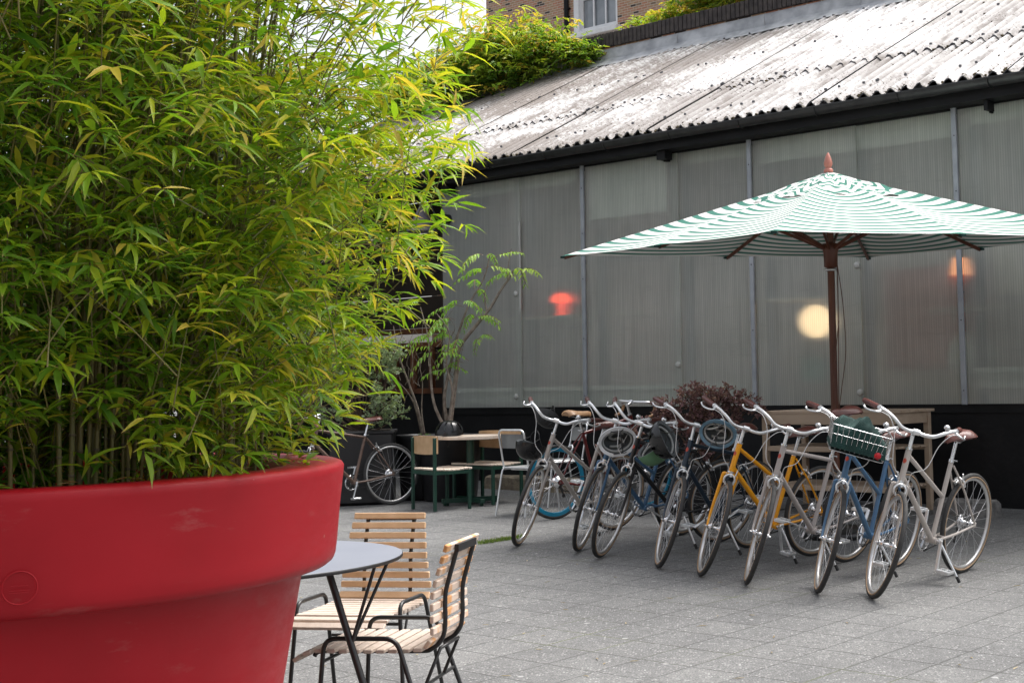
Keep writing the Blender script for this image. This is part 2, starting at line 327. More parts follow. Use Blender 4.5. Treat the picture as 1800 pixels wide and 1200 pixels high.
M['leather'] = mat('brown_leather', (0.115, 0.030, 0.022), 0.38, 0, (0.075, 0.02, 0.015), 14, 0.2, 60)
M['oldleather'] = mat('worn_tan_leather', (0.30, 0.17, 0.085), 0.5)
M['blackplastic'] = mat('gloss_black_plastic', (0.010, 0.010, 0.011), 0.22)
M['matblack'] = mat('matt_black_plastic', (0.02, 0.02, 0.021), 0.6)
M['cable'] = mat('white_cable_sleeve', (0.62, 0.62, 0.62), 0.5)
M['redlens'] = mat('red_reflector', (0.55, 0.01, 0.02), 0.2)
def paint(name, c): return mat(name, c, 0.28, 0, tuple(x * 0.93 for x in c), 3)
M['beige'] = paint('stone_beige_paint', (0.42, 0.38, 0.35))
M['greige'] = paint('warm_grey_paint', (0.37, 0.335, 0.32))
M['blue'] = paint('slate_blue_paint', (0.055, 0.13, 0.235))
M['navy'] = paint('dark_navy_paint', (0.014, 0.028, 0.048))
M['yellow'] = paint('mustard_yellow_paint', (0.78, 0.33, 0.008))
M['blackpaint'] = paint('black_frame_paint', (0.010, 0.010, 0.012))
M['brownpaint'] = mat('rusty_brown_paint', (0.075, 0.045, 0.032), 0.5, 0, (0.14, 0.09, 0.07), 20)
M['maroon'] = paint('maroon_paint', (0.10, 0.012, 0.012))
M['bluerim'] = mat('sea_blue_rim', (0.006, 0.20, 0.34), 0.35)
M['silverim'] = mat('silver_rim', (0.70, 0.70, 0.70), 0.32, 0.75, (0.6, 0.6, 0.6), 10)
M['badge'] = mat('orange_badge', (0.50, 0.06, 0.03), 0.5)
M['greenshell'] = mat('sage_green_shell', (0.13, 0.27, 0.15), 0.45)
M['blueshell'] = mat('dusty_blue_shell', (0.10, 0.19, 0.26), 0.5)
M['whiteshell'] = mat('white_shell', (0.68, 0.69, 0.70), 0.35)
M['foam'] = mat('grey_foam', (0.09, 0.10, 0.105), 0.9)
M['palepad'] = mat('pale_helmet_pad', (0.36, 0.37, 0.36), 0.9)
M['greencloth'] = mat('dark_green_cloth', (0.006, 0.040, 0.034), 0.85, 0, (0.004, 0.028, 0.024), 14, 0.5, 120)
M['blackpot'] = mat('black_planter', (0.012, 0.012, 0.014), 0.4, 0, (0.02, 0.02, 0.022), 4)
M['greypot'] = mat('weathered_grey_pot', (0.22, 0.225, 0.22), 0.7, 0, (0.15, 0.15, 0.15), 6)
M['whitepaint'] = mat('white_gloss_paint', (0.80, 0.80, 0.80), 0.4, 0, (0.72, 0.72, 0.72), 6)
M['glass'] = mat('window_glass', (0.16, 0.18, 0.20), 0.06, 0, (0.30, 0.32, 0.34), 1.2, spec=0.8)
M['slate'] = mat('grey_slate', (0.12, 0.12, 0.13), 0.8)

# ---------------------------------------------------------------- object helpers
def tag(o, label=None, cat=None, group=None, kind=None):
    if label: o['label'] = label
    if cat: o['category'] = cat
    if group: o['group'] = group
    if kind: o['kind'] = kind
    return o
def thing(name, label, cat, loc=(0, 0, 0), rot=(0, 0, 0), group=None, scale=1.0):
    o = bpy.data.objects.new(name, None); col.objects.link(o); o.empty_display_size = 0.1
    o.location = loc; o.rotation_euler = rot if not isinstance(rot, (int, float)) else (0, 0, rot)
    o.scale = (scale,) * 3
    return tag(o, label, cat, group)
class MB:
    def __init__(s): s.v = []; s.f = []; s.mi = []; s.sm = []; s.xf = None
    def add(s, vs, fs, mi=0, smooth=False):
        b = len(s.v)
        if s.xf is not None: vs = [s.xf @ Vector(v) for v in vs]
        s.v += [tuple(v) for v in vs]
        for f in fs: s.f.append(tuple(b + i for i in f)); s.mi.append(mi); s.sm.append(smooth)
    def box(s, c, d, rot=None, mi=0, bev=0.0):
        x, y, z = d[0] / 2, d[1] / 2, d[2] / 2
        if bev > 0:
            e = min(bev, x * 0.49, y * 0.49, z * 0.49); vs = []; 
            for sx in (-1, 1):
                for sy in (-1, 1):
                    for sz in (-1, 1):
                        vs += [(sx * x, sy * (y - e), sz * (z - e)), (sx * (x - e), sy * y, sz * (z - e)), (sx * (x - e), sy * (y - e), sz * z)]
            def I(sx, sy, sz, k): return (((sx > 0) * 2 + (sy > 0)) * 2 + (sz > 0)) * 3 + k
            fs = []
            for a in (-1, 1):
                fs.append([I(a, -1, -1, 0), I(a, 1, -1, 0), I(a, 1, 1, 0), I(a, -1, 1, 0)][::a])
                fs.append([I(-1, a, -1, 1), I(1, a, -1, 1), I(1, a, 1, 1), I(-1, a, 1, 1)][::-a])
                fs.append([I(-1, -1, a, 2), I(1, -1, a, 2), I(1, 1, a, 2), I(-1, 1, a, 2)][::a])
                for b in (-1, 1):
                    fs.append([I(a, b, -1, 0), I(a, b, -1, 1), I(a, b, 1, 1), I(a, b, 1, 0)][::a * b])
                    fs.append([I(a, -1, b, 0), I(a, 1, b, 0), I(a, 1, b, 2), I(a, -1, b, 2)][::a * b])
                    fs.append([I(-1, a, b, 1), I(-1, a, b, 2), I(1, a, b, 2), I(1, a, b, 1)][::a * b])
                    for c_ in (-1, 1): fs.append([I(a, b, c_, 0), I(a, b, c_, 1), I(a, b, c_, 2)][::a * b * c_])
        else:
            vs = [(sx * x, sy * y, sz * z) for sx in (-1, 1) for sy in (-1, 1) for sz in (-1, 1)]
            fs = [(0, 1, 3, 2), (4, 6, 7, 5), (0, 4, 5, 1), (2, 3, 7, 6), (0, 2, 6, 4), (1, 5, 7, 3)]
        if rot is None: q = Matrix.Identity(3)
        elif isinstance(rot, Matrix): q = rot
        else: q = Euler(rot).to_matrix()
        s.add([q @ Vector(v) + Vector(c) for v in vs], fs, mi); return s
    def bar(s, a, b, wd, th, upv=(0, 0, 1), mi=0, bev=0.0, ext=0.0):
        a = Vector(a); b = Vector(b); x = (b - a); L = x.length + 2 * ext; x.normalize()
        y = Vector(upv).cross(x)
        if y.length < 1e-4: y = Vector((1, 0, 0)).cross(x)
        y.normalize(); z = x.cross(y)
        q = Matrix((x, y, z)).transposed()
        return s.box((a + b) / 2, (L, wd, th), q, mi, bev)
    def tube(s, pts, r, n=8, mi=0, caps=True, closed=False, ry=None):
        pts = [Vector(p) for p in pts]; k = len(pts)
        rs = r if isinstance(r, (list, tuple)) else [r] * k
        T = []
        for i in range(k):
            if closed: t = pts[(i + 1) % k] - pts[i - 1]
            else: t = pts[min(i + 1, k - 1)] - pts[max(i - 1, 0)]
            T.append(t.normalized())
        u = T[0].orthogonal().normalized(); vs = []
        for i in range(k):
            if i: u = (u - T[i] * u.dot(T[i])).normalized()
            w_ = T[i].cross(u)
            for j in range(n):
                a = 2 * math.pi * j / n; vs.append(pts[i] + (u * math.cos(a) + w_ * math.sin(a)) * rs[i])
        fs = []
        for i in range(k if closed else k - 1):
            for j in range(n):
                a = i * n + j; b = i * n + (j + 1) % n; c = ((i + 1) % k) * n + (j + 1) % n; d = ((i + 1) % k) * n + j
                fs.append((a, b, c, d))
        s.add(vs, fs, mi, True)
        if caps and not closed:
            s.add(vs[:n], [tuple(range(n))[::-1]], mi); s.add(vs[-n:], [tuple(range(n))], mi)
        return s
    def lathe(s, prof, n=32, c=(0, 0, 0), mi=0, smooth=True, axis='z', sharp=False):
        vs = []; fs = []; k = len(prof)
        for (r, z) in prof:
            for j in range(n):
                a = 2 * math.pi * j / n
                p = (r * math.cos(a), r * math.sin(a), z)
                if axis == 'y': p = (p[0], p[2], p[1])
                if axis == 'x': p = (p[2], p[0], p[1])
                vs.append(Vector(p) + Vector(c))
        for i in range(k - 1):
            for j in range(n):
                q = (i * n + j, i * n + (j + 1) % n, (i + 1) * n + (j + 1) % n, (i + 1) * n + j)
                fs.append(q if axis != 'y' else q[::-1])
        s.add(vs, fs, mi, smooth); return s
    def disc(s, r, z, n=32, c=(0, 0, 0), mi=0):
        s.add([(c[0] + r * math.cos(2 * math.pi * j / n), c[1] + r * math.sin(2 * math.pi * j / n), z + c[2]) for j in range(n)], [tuple(range(n))], mi); return s
    def ball(s, c, r, n=12, mi=0, sc_=(1, 1, 1)):
        k = n // 2 + 1
        prof = [(max(1e-4, r * math.sin(math.pi * i / (k - 1))) , -r * math.cos(math.pi * i / (k - 1))) for i in range(k)]
        b = MB(); b.lathe(prof, n); s.add([(v[0] * sc_[0] + c[0], v[1] * sc_[1] + c[1], v[2] * sc_[2] + c[2]) for v in b.v], b.f, mi, True); return s
    def build(s, name, mats, parent=None, attrs=None):
        me = bpy.data.meshes.new(name); me.from_pydata(s.v, [], s.f)
        if not isinstance(mats, (list, tuple)): mats = [mats]
        for mm in mats: me.materials.append(mm)
        me.polygons.foreach_set('material_index', s.mi); me.polygons.foreach_set('use_smooth', s.sm)
        if attrs:
            for k, vals in attrs.items():
                a = me.attributes.new(k, 'FLOAT', 'POINT'); a.data.foreach_set('value', vals)
        me.update()
        o = bpy.data.objects.new(name, me); col.objects.link(o)
        if parent is not None: o.parent = parent
        return o
def arc(pts, n=6):
    """Catmull-Rom through points"""
    P = [Vector(p) for p in pts]; out = []
    for i in range(len(P) - 1):
        p0 = P[max(i - 1, 0)]; p1 = P[i]; p2 = P[i + 1]; p3 = P[min(i + 2, len(P) - 1)]
        for k in range(n):
            t = k / n
            out.append(0.5 * ((2 * p1) + (p2 - p0) * t + (2 * p0 - 5 * p1 + 4 * p2 - p3) * t * t + (3 * p1 - p0 - 3 * p2 + p3) * t ** 3))
    out.append(P[-1]); return out
def fillet(pts, r, n=5):
    """polyline with rounded corners"""
    P = [Vector(p) for p in pts]; out = [P[0]]
    for i in range(1, len(P) - 1):
        a = (P[i - 1] - P[i]); b = (P[i + 1] - P[i]); d = min(r, a.length * .45, b.length * .45)
        A = P[i] + a.normalized() * d; B = P[i] + b.normalized() * d
        for k in range(n + 1):
            t = k / n; out.append(A * (1 - t) ** 2 + P[i] * 2 * t * (1 - t) + B * t * t)
    out.append(P[-1]); return out

def leaves(name, mt, base, dirs, nor, L, W, tint, parent=None, curl=0.25, fold=0.25):
    """vectorised leaf blades: base point, direction, blade normal"""
    base = np.asarray(base, float); n = len(base)
    d = np.asarray(dirs, float); d /= np.linalg.norm(d, axis=1)[:, None] + 1e-9
    s_ = np.cross(d, np.asarray(nor, float)); s_ /= np.linalg.norm(s_, axis=1)[:, None] + 1e-9
    u = np.cross(s_, d)
    L = np.asarray(L)[:, None]; W = np.asarray(W)[:, None]; cu = (curl * (0.5 + rng.random(n)))[:, None]
    def P(t, wv, f=0.0): return base + d * L * t + s_ * W * wv + u * (-(cu * L) * t * t + f * W * fold)
    V = np.stack([P(0, 0), P(.28, .5, 1), P(.28, 0, 0), P(.28, -.5, 1), P(.62, .40, 1), P(.62, 0, 0), P(.62, -.40, 1), P(1, 0)], axis=1).reshape(-1, 3)
    F = np.array([[0, 2, 1], [0, 3, 2], [1, 2, 5], [1, 5, 4], [2, 3, 6], [2, 6, 5], [4, 5, 7], [5, 6, 7]])
    F = (F[None] + 8 * np.arange(n)[:, None, None]).reshape(-1, 3)
    me = bpy.data.meshes.new(name); me.vertices.add(len(V)); me.vertices.foreach_set('co', V.ravel())
    me.loops.add(F.size); me.loops.foreach_set('vertex_index', F.ravel().astype(np.int32))
    me.polygons.add(len(F)); me.polygons.foreach_set('loop_start', np.arange(0, F.size, 3, dtype=np.int32)); me.polygons.foreach_set('loop_total', np.full(len(F), 3, dtype=np.int32))
    me.polygons.foreach_set('use_smooth', np.ones(len(F), bool))
    a = me.attributes.new('tint', 'FLOAT', 'POINT'); a.data.foreach_set('value', np.repeat(np.clip(tint, 0, 1), 8).astype(np.float32))
    a = me.attributes.new('along', 'FLOAT', 'POINT'); a.data.foreach_set('value', np.tile([0, .28, .28, .28, .62, .62, .62, 1.0], n).astype(np.float32))
    me.materials.append(mt); me.update(); me.validate()
    o = bpy.data.objects.new(name, me); col.objects.link(o)
    if parent is not None: o.parent = parent
    return o
def unit(n):
    v = rng.normal(size=(n, 3)); return v / np.linalg.norm(v, axis=1)[:, None]

# ================================================================ GROUND
g = MB()
gx = np.linspace(-60, 60, 13); gy = np.linspace(-30, 90, 13)
for i in range(12):
    for j in range(12):
        q = [(gx[i], gy[j]), (gx[i + 1], gy[j]), (gx[i + 1], gy[j + 1]), (gx[i], gy[j + 1])]
        g.add([(x, y, gz(x, y)) for x, y in q], [(0, 1, 2, 3)])
tag(g.build('paving', M['paving']), kind='structure')

# ================================================================ WORKSHOP BUILDING (facade frame: x along wall, y into it)
shed = thing('workshop_building', 'long dark workshop with cloudy plastic sheet walls and corrugated roof', 'building', (W0.x, W0.y, 0), WA)
bays = [-2.38, 0.0, 2.306, 4.612, 6.918, 9.22]
b = MB(); b.box((3.4, 0.16, 0.43), (11.6, 0.2, 1.155)); 
b.box((3.4, 0.055, 0.97), (11.6, 0.03, 0.075)); b.box((1.6, 0.05, 0.55), (0.06, 0.04, 0.76)); b.box((5.35, 0.05, 0.55), (0.05, 0.04, 0.76)); b.box((6.6, 0.05, 0.55), (0.05, 0.04, 0.76))
b.build('plinth', M['black'], shed)
b = MB(); b.box((3.4, 1.62, 2.1), (11.5, 0.1, 4.0), mi=0); b.box((9.2, 0.9, 2.0), (0.1, 1.3, 3.5)); b.box((3.4, 0.95, 0.42), (11.5, 1.2, 0.1))
b.build('interior_wall', M['intwall'], shed)
b = MB(); b.box((3.4, 0.28, 2.62), (11.5, 0.05, 0.05)); b.build('inner_rail', M['dark'], shed)
mids = [-1.13, 1.236, 3.44, 5.72, 8.0]
for i in range(5):
    a0, a1, mm_ = bays[i] + (0.006 if i == 0 else 0.0), bays[i + 1] - 0.05, mids[i]
    for (p, q, off) in ((a0, mm_ + 0.09, 0.008), (mm_ - 0.03, a1, 0.032)):
        b = MB(); b.box(((p + q) / 2, off, 2.33), (q - p, 0.016, 2.64)); b.build('wall_sheet', M['poly'], shed)
for x in bays[1:5]:
    b = MB(); b.box((x - 0.025, -0.018, 2.33), (0.05, 0.03, 2.65), bev=0.004)
    for z in (1.13, 1.75, 2.4, 2.9, 3.4): b.lathe([(0.0001, -0.036), (0.006, -0.036), (0.007, -0.033)], 8, (x - 0.022, 0, z), 1, axis='y')
    b.build('mullion', [M['alu'], M['screw']], shed)
for x in bays[1:5] + mids:
    b = MB(); b.box((x + 0.045, 0.215, 2.3), (0.07, 0.07, 2.7)); b.build('stud', M['dark'], shed)
b = MB(); b.box((mids[0] + 0.09, -0.006, 2.62), (0.03, 0.01, 1.02)); b.build('sealing_strip', M['disc'], shed)
for x, z in ((-1.117, 2.30), (-1.128, 1.13), (1.287, 1.434), (3.499, 2.311), (3.491, 1.123), (5.75, 1.9)):
    b = MB(); b.lathe([(0.0001, -0.022), (0.018, -0.021), (0.030, -0.013), (0.033, -0.002), (0.033, 0.0)], 16, (x, 0, z), axis='y'); b.build('fixing_disc', M['disc'], shed)
# eaves
b = MB(); b.box((2.5, -0.11, 3.735), (14.0, 0.20, 0.17)); b.box((2.5, 0.10, 3.66), (14.0, 0.22, 0.05)); b.build('fascia', M['black'], shed)
b = MB(); vs = []; pr_ = []
for k in range(9):
    a = math.pi + math.pi * k / 8; pr_.append((-0.285 + 0.062 * math.cos(a), 3.800 + 0.072 * math.sin(a)))
x0, x1 = -4.5, 9.4
for x in (x0, x1): vs += [(x, y, z) for y, z in pr_]
b.add(vs, [(i, i + 1, 9 + i + 1, 9 + i) for i in range(8)], 0, True)
b.box(((x0 + x1) / 2, -0.349, 3.801), (x1 - x0, 0.010, 0.012)); b.box((x0, -0.285, 3.765), (0.01, 0.12, 0.07))
x = -3.9
while x < 9:
    pts = [(x, -0.285 + 0.067 * math.cos(math.pi + math.pi * k / 8), 3.800 + 0.077 * math.sin(math.pi + math.pi * k / 8)) for k in range(9)]
    b.tube(pts, 0.007, 5); x += 0.9
b.build('gutter', M['gutter'], shed)
for x, k_ in ((-2.15, 1), (1.24, 1), (4.98, .35)):
    b = MB(); b.box((x, -0.10, 3.605), (0.11 * k_, 0.12, 0.09)); b.box((x, -0.06, 3.58), (0.05 * k_, 0.05, 0.07)); b.build('rafter_end', M['black'], shed)
# corrugated roof
TAN = math.tan(0.468)
def zr(y): return 3.840 + TAN * (y + 0.27)
b = MB(); P_ = 0.146
def sheet(xa, xb, ya, yb, dz, nrow):
    nx = int(round((xb - xa) / P_ * 10)); vs = []
    ph = random.uniform(-0.01, 0.01); tilt = random.uniform(-0.006, 0.006)
    for j in range(nrow + 1):
        y = ya + (yb - ya) * j / nrow
        for i in range(nx + 1):
            x = xa + (xb - xa) * i / nx
            wv = 0.027 * math.cos(2 * math.pi * x / P_)
            edge_ = random.uniform(-0.006, 0.006) if j == 0 else 0
            vs.append((x, y + edge_ * 2 + (0 if j else ph), zr(y) + dz + wv + tilt * (x - xa) + edge_ + 0.006 * math.sin(x * 2.1 + y * 1.3)))
    k = nx + 1
    fs = [(j * k + i, j * k + i + 1, (j + 1) * k + i + 1, (j + 1) * k + i) for j in range(nrow) for i in range(nx)]
    b.add(vs, fs, 0, True)
    low = [(v[0], v[1] + 0.004, v[2] - 0.012) for v in vs[:k]]
    b.add(vs[:k] + low, [(i, k + i, k + i + 1, i + 1) for i in range(nx)], 1)
x = -7.02 + 0.02; i = 0
while x < 10.0:
    wd = 1.022; dz = 0.011 * (i % 2)
    e_ = random.uniform(0.001, 0.010); sheet(x, x + wd - e_, -0.27, 1.02, dz, 8); sheet(x + 0.003, x + wd - random.uniform(0.0, .008), 0.93, 3.72, dz + 0.020, 12)
    x += wd; i += 1
b.add([(-7, -0.20, zr(-0.20) - 0.06), (10, -0.20, zr(-0.20) - 0.06), (10, 3.8, zr(3.8) - 0.06), (-7, 3.8, zr(3.8) - 0.06)], [(0, 1, 2, 3)], 1)
# fixing bolts and moss tufts lying in the troughs
for k in range(260):
    x = random.uniform(-6.5, 9.5); y = random.choice([0.0, 0.98, 1.0, 2.2, 3.5]) + random.uniform(-0.02, 0.02)
    xc = round(x / P_) * P_; b.box((xc, y, zr(y) + 0.055), (0.022, 0.022, 0.02), (0, 0, 0.3 * k), 1)
for k in range(2600):
    x = random.uniform(-6.5, 9.5); y = random.choice([random.uniform(-0.25, 3.6), random.gauss(0.9, 0.12), random.gauss(-0.15, 0.08)])
    if y < -0.26 or y > 3.6: continue
    xc = (math.floor(x / P_) + 0.5) * P_ + random.uniform(-0.02, 0.02); r_ = random.uniform(0.004, 0.016)
    b.ball((xc, y, zr(y) - 0.012 + r_ * 0.2 + (0.02 if y > 0.93 else 0)), r_, 6, 2, (1.2, 1.8, 0.8))
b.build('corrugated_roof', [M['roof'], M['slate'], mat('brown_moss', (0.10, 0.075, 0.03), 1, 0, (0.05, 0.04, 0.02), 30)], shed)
# lead flashing and party wall
b = MB(); xs = np.linspace(-7, 10, 60); vs = []
for x in xs:
    wv = 0.012 * math.sin(x * 3.1) + 0.008 * math.sin(x * 7.7)
    vs += [(x, 3.50, zr(3.50) + 0.045 + wv * 0.5), (x, 3.62, zr(3.5) + 0.12 + wv), (x, 3.70, 5.93 + wv), (x, 3.715 - 0.012, 5.95), (x, 3.74, 6.09)]
b.add(vs, [(i * 5 + k, (i + 1) * 5 + k, (i + 1) * 5 + k + 1, i * 5 + k + 1) for i in range(59) for k in range(4)], 0, False)
for x in np.arange(-6.2, 10, 1.5): b.box((x, 3.69, 5.99), (0.012, 0.012, 0.16), (0.12, 0, 0))
b.build('flashing', M['lead'], shed)
pw = thing('party_wall', 'brick party wall with blue-black brick-on-edge coping along the roof top', 'wall', (W0.x, W0.y, 0), WA)
b = MB(); b.box((1.5, 3.88, 3.05), (17, 0.26, 6.12)); b.build('brickwork', M['housebrick'], pw)
b = MB(); x = -7.0
b.box((1.5, 3.88, 6.215), (17, 0.285, 0.19), mi=1)
while x < 10:
    h = random.uniform(-0.004, 0.006); b.box((x + 0.033, 3.87 + random.uniform(-.004, .004), 6.215 + h), (0.066, 0.33, 0.205), None, 0, 0.006); x += 0.077
b.build('coping', [M['coping'], M['mortar']], pw)

# entrance bay left of the sheets
ent = thing('entrance_bay', 'dark brown boarded entrance bay with varnished timber hatch behind the shrubs', 'building', (W0.x, W0.y, 0), WA)
b = MB(); b.box((-5.9, 0.75, 0.60), (7.0, 0.1, 1.16)); b.build('lower_wall', M['black'], ent)
b = MB()
for k in range(5): b.box((-5.9, 0.74 + 0.004 * (k % 2), 2.03 + 0.41 * k + 0.19), (7.0, 0.06, 0.395), None, 0, 0.006)
b.box((-2.40, 0.37, 2.2), (0.036, 0.72, 3.2)); b.build('boarding', M['brownboard'], ent)
b = MB()
for z in (1.21, 1.98, 1.80): b.box((-5.9, 0.72, z), (7.0, 0.07, 0.07), None, 0, 0.006)
for x in np.arange(-9.2, -2.5, 0.36): b.box((x, 0.725, 1.50), (0.075, 0.06, 0.53), None, 0, 0.006)
b.box((-5.9, 0.76, 1.5), (7.0, 0.02, 0.6), mi=1)
b.build('timber_hatch', [M['doorwood'], M['brownboard']], ent)
b = MB(); b.box((-6.5, 0.4, 3.9), (6, 1.4, 0.16)); b.build('canopy_roof', M['black'], ent)
lm = thing('wall_lamp', 'grey conical lamp shade hanging by the corner of the plastic sheets', 'lamp', tuple(wp(-2.62, -0.12, 3.13)), WA)
b = MB(); b.lathe([(0.19, 0.0), (0.186, 0.01), (0.03, 0.30), (0.018, 0.33)], 28); b.lathe([(0.186, -0.001), (0.165, 0.02), (0.03, 0.27)], 28); b.build('lamp_shade', M['lampgrey'], lm)
b = MB(); b.tube(arc([(0, 0, 0.32), (0.02, 0, 0.38), (0.14, 0, 0.36), (0.24, 0, 0.20), (0.33, 0.02, 0.13)]), 0.011); b.lathe([(0.0001, -0.03), (0.045, -0.03), (0.055, 0), (0.055, 0.10)], 16, (0.36, 0.02, 0.13), axis='y'); b.build('bracket', M['matblack'], lm)

# ---- things standing inside, seen through the cloudy sheets
def inside(name, label, cat, s, z, off=0.3, group=None): return thing(name, label, cat, tuple(wp(s, off, z)), WA, group)
t = inside('table_lamp', 'red mushroom lamp glowing behind the cloudy sheet', 'lamp', -0.72, 2.03, 0.34)
b = MB(); b.lathe([(0.0001, 0.27), (0.06, 0.262), (0.11, 0.22), (0.125, 0.17), (0.11, 0.165), (0.0001, 0.17)], 20); b.build('lamp_shade', glow_mat('red_lamp_shade', (1.0, 0.09, 0.04), 1.5), t)
b = MB(); b.lathe([(0.06, 0.0), (0.06, 0.02), (0.035, 0.04), (0.035, 0.165)], 16); b.build('lamp_base', glow_mat('red_lamp_base', (1.0, 0.10, 0.05), 1.0), t)
t = inside('globe_lamp', 'glowing warm globe lamp behind the sheet left of the umbrella pole', 'lamp', 2.68, 1.83, 0.50)
b = MB(); b.ball((0, 0, 0), 0.165, 24); b.build('globe', glow_mat('warm_globe', (1.0, 0.70, 0.40), 1.3), t)
b = MB(); b.tube([(0, 0, 0.16), (0, 0, 1.7)], 0.004, 6); b.build('flex', M['matblack'], t)
t = inside('desk_lamp', 'small amber lamp glowing behind the sheet just left of the last mullion', 'lamp', 4.36, 2.18, 0.42)
b = MB(); b.lathe([(0.10, 0.0), (0.07, 0.16), (0.0001, 0.165)], 18); b.build('lamp_shade', glow_mat('amber_shade', (1.0, 0.38, 0.16), 0.9), t)
b = MB(); b.lathe([(0.0001, 0.0), (0.012, 0.0), (0.012, -0.14), (0.06, -0.15), (0.06, -0.165), (0.0001, -0.165)], 14); b.build('lamp_base', M['matblack'], t)
t = inside('pendant_globe', 'large unlit white globe behind the sheet near the right edge', 'lamp', 4.45, 1.43, 0.38)
b = MB(); b.ball((0, 0, 0), 0.22, 24, 0, (1, 1, 1.08)); b.build('globe', M['blind'], t)
b = MB(); b.tube([(0, 0, 0.23), (0, 0, 2.1)], 0.004, 6); b.build('flex', M['matblack'], t)
t = inside('storage_cabinet', 'rust red cabinet blurred behind the sheet right of the umbrella pole', 'cabinet', 3.98, 1.35, 0.60)
b = MB(); b.box((0, 0, 0.45), (0.9, 0.4, 0.95), None, 0, 0.01); b.build('carcass', mat('rust_red_lacquer', (0.62, 0.20, 0.12), 0.5), t)
b = MB(); 
for k in range(3): b.box((0, -0.208, 0.15 + 0.3 * k), (0.84, 0.02, 0.27), None, 0, 0.006)
b.build('drawer', mat('rust_red_front', (0.70, 0.27, 0.17), 0.45), t)
for k, (s_, z, L, nm) in enumerate(((-0.75, 2.03, 1.2, 'shelf plank carrying the red lamp'), (0.5, 2.02, 0.5, 'short shelf plank in the second bay'), (2.55, 2.06, 1.1, 'shelf plank crossing behind the glowing globe'), (5.0, 1.87, 1.6, 'shelf plank near the right edge'))):
    b = MB(); b.box((0, 0, -0.02), (L, 0.22, 0.035), None, 0, 0.004); b.box((-L * .4, 0.08, -0.08), (0.02, 0.03, 0.1)); b.box((L * .4, 0.08, -0.08), (0.02, 0.03, 0.1))
    o = b.build('shelf', M['shelf']); o.location = wp(s_, 0.16, z); o.rotation_euler[2] = WA; tag(o, 'pale ' + nm + ' behind the sheets', 'shelf', 'shelves inside the workshop')
for k, (s_, z, L) in enumerate(((-1.05, 1.21, 2.3), (1.1, 1.21, 2.0), (5.6, 1.30, 1.9))):
    b = MB(); b.box((0, 0, 0), (L, 0.12, 0.045), None, 0, 0.004); b.box((0, 0.05, -0.09), (L, 0.02, 0.14))
    o = b.build('window_board', M['blind']); o.location = wp(s_, 0.112, z); o.rotation_euler[2] = WA
    tag(o, ('white sill board low behind the leftmost sheets', 'white sill board low behind the second bay of sheets', 'white sill board low behind the rightmost sheets')[k], 'sill board', 'sill boards inside the workshop')
for k, (a_, c_, z0, lb) in enumerate(((-0.0, 1.10, 3.06, 'deep cream roller blind in the second bay behind the sheets'), (-2.2, -0.2, 3.50, 'short cream blind in the leftmost bay'), (1.35, 2.2, 3.52, 'short cream blind left of the second mullion'), (2.36, 4.5, 3.42, 'wide cream blind behind the umbrella top'), (4.7, 6.8, 3.50, 'cream blind in the bay at the right edge'))):
    b = MB(); b.tube([(a_, 0, 3.69), (c_, 0, 3.69)], 0.022, 10); b.box(((a_ + c_) / 2, 0.02, (z0 + 3.69) / 2), (c_ - a_, 0.003, 3.69 - z0)); b.tube([(a_, 0.02, z0), (c_, 0.02, z0)], 0.01, 8)
    o = b.build('roller_blind', M['blind']); o.location = wp(0, 0.066, 0); o.rotation_euler[2] = WA; tag(o, lb, 'blind', 'roller blinds inside the workshop')
t = inside('crate', 'mint green storage box blurred behind the sheet below the glowing globe', 'box', 2.87, 1.24, 0.22)
b = MB(); b.box((0, 0, 0.10), (0.26, 0.2, 0.2), None, 0, 0.01); b.box((0, 0, 0.21), (0.28, 0.22, 0.025), None, 0, 0.006)
b.build('body', mat('mint_green_box', (0.25, 0.50, 0.42), 0.5), t)
t = inside('work_shirt', 'pale coat hanging behind the sheet near the right edge', 'coat', 4.95, 2.05, 0.25)
b = MB(); b.lathe([(0.05, 0.55), (0.14, 0.50), (0.17, 0.30), (0.16, 0.0), (0.15, -0.1)], 14); b.build('cloth', M['shelf'], t)

# ---------------------------------------------------------------- kerb stones along the wall foot
def kerb(s0, s1, off, h, mt, lab):
    b = MB(); n = 14; vs = []
    L = s1 - s0
    for i in range(n + 1):
        x = -L / 2 + L * i / n
        j = lambda a=0.006: random.uniform(-a, a)
        rr = 0.012 if 0 < i < n else 0.0
        q = [(x, -0.09 + j(), -0.05), (x, -0.09 + j(), h * .82 + j()), (x, -0.06 + j(), h + j()), (x, 0.06 + j(), h + j()), (x, 0.09 + j(), h * .8 + j()), (x, 0.09, -0.05)]
        if i in (0, n): q = [(x + (0.015 if i == 0 else -0.015) * (1 if a > 0 and a < 5 else 0), y * 0.93, z if z < 0 else z * 0.9) for a, (x, y, z) in enumerate(q)]
        vs += q
    fs = [(i * 6 + k, (i + 1) * 6 + k, (i + 1) * 6 + k + 1, i * 6 + k + 1) for i in range(n) for k in range(5)]
    fs += [(5, 4, 3, 2, 1, 0), tuple(n * 6 + k for k in range(6))]
    b.add(vs, fs, 0, False)
    o = b.build('kerb_stone', mt); c = wg((s0 + s1) / 2, off); o.location = c; o.rotation_euler[2] = WA
    tag(o, lab, 'kerb stone', 'kerb stones along the foot of the wall')
kerb(-1.05, -0.10, -0.50, 0.15, M['tanstone'], 'tan kerb stone at the wall foot behind the round table')
kerb(-0.06, 0.75, -0.50, 0.15, M['tanstone'], 'tan kerb stone at the wall foot behind the blue rimmed bicycle')
kerb(0.85, 1.9, -0.46, 0.13, M['stone'], 'grey kerb stone at the wall foot behind the grey plant pot')
kerb(4.55, 5.12, -0.50, 0.135, M['stone'], 'grey kerb stone behind the rear wheel of the rightmost bicycle')
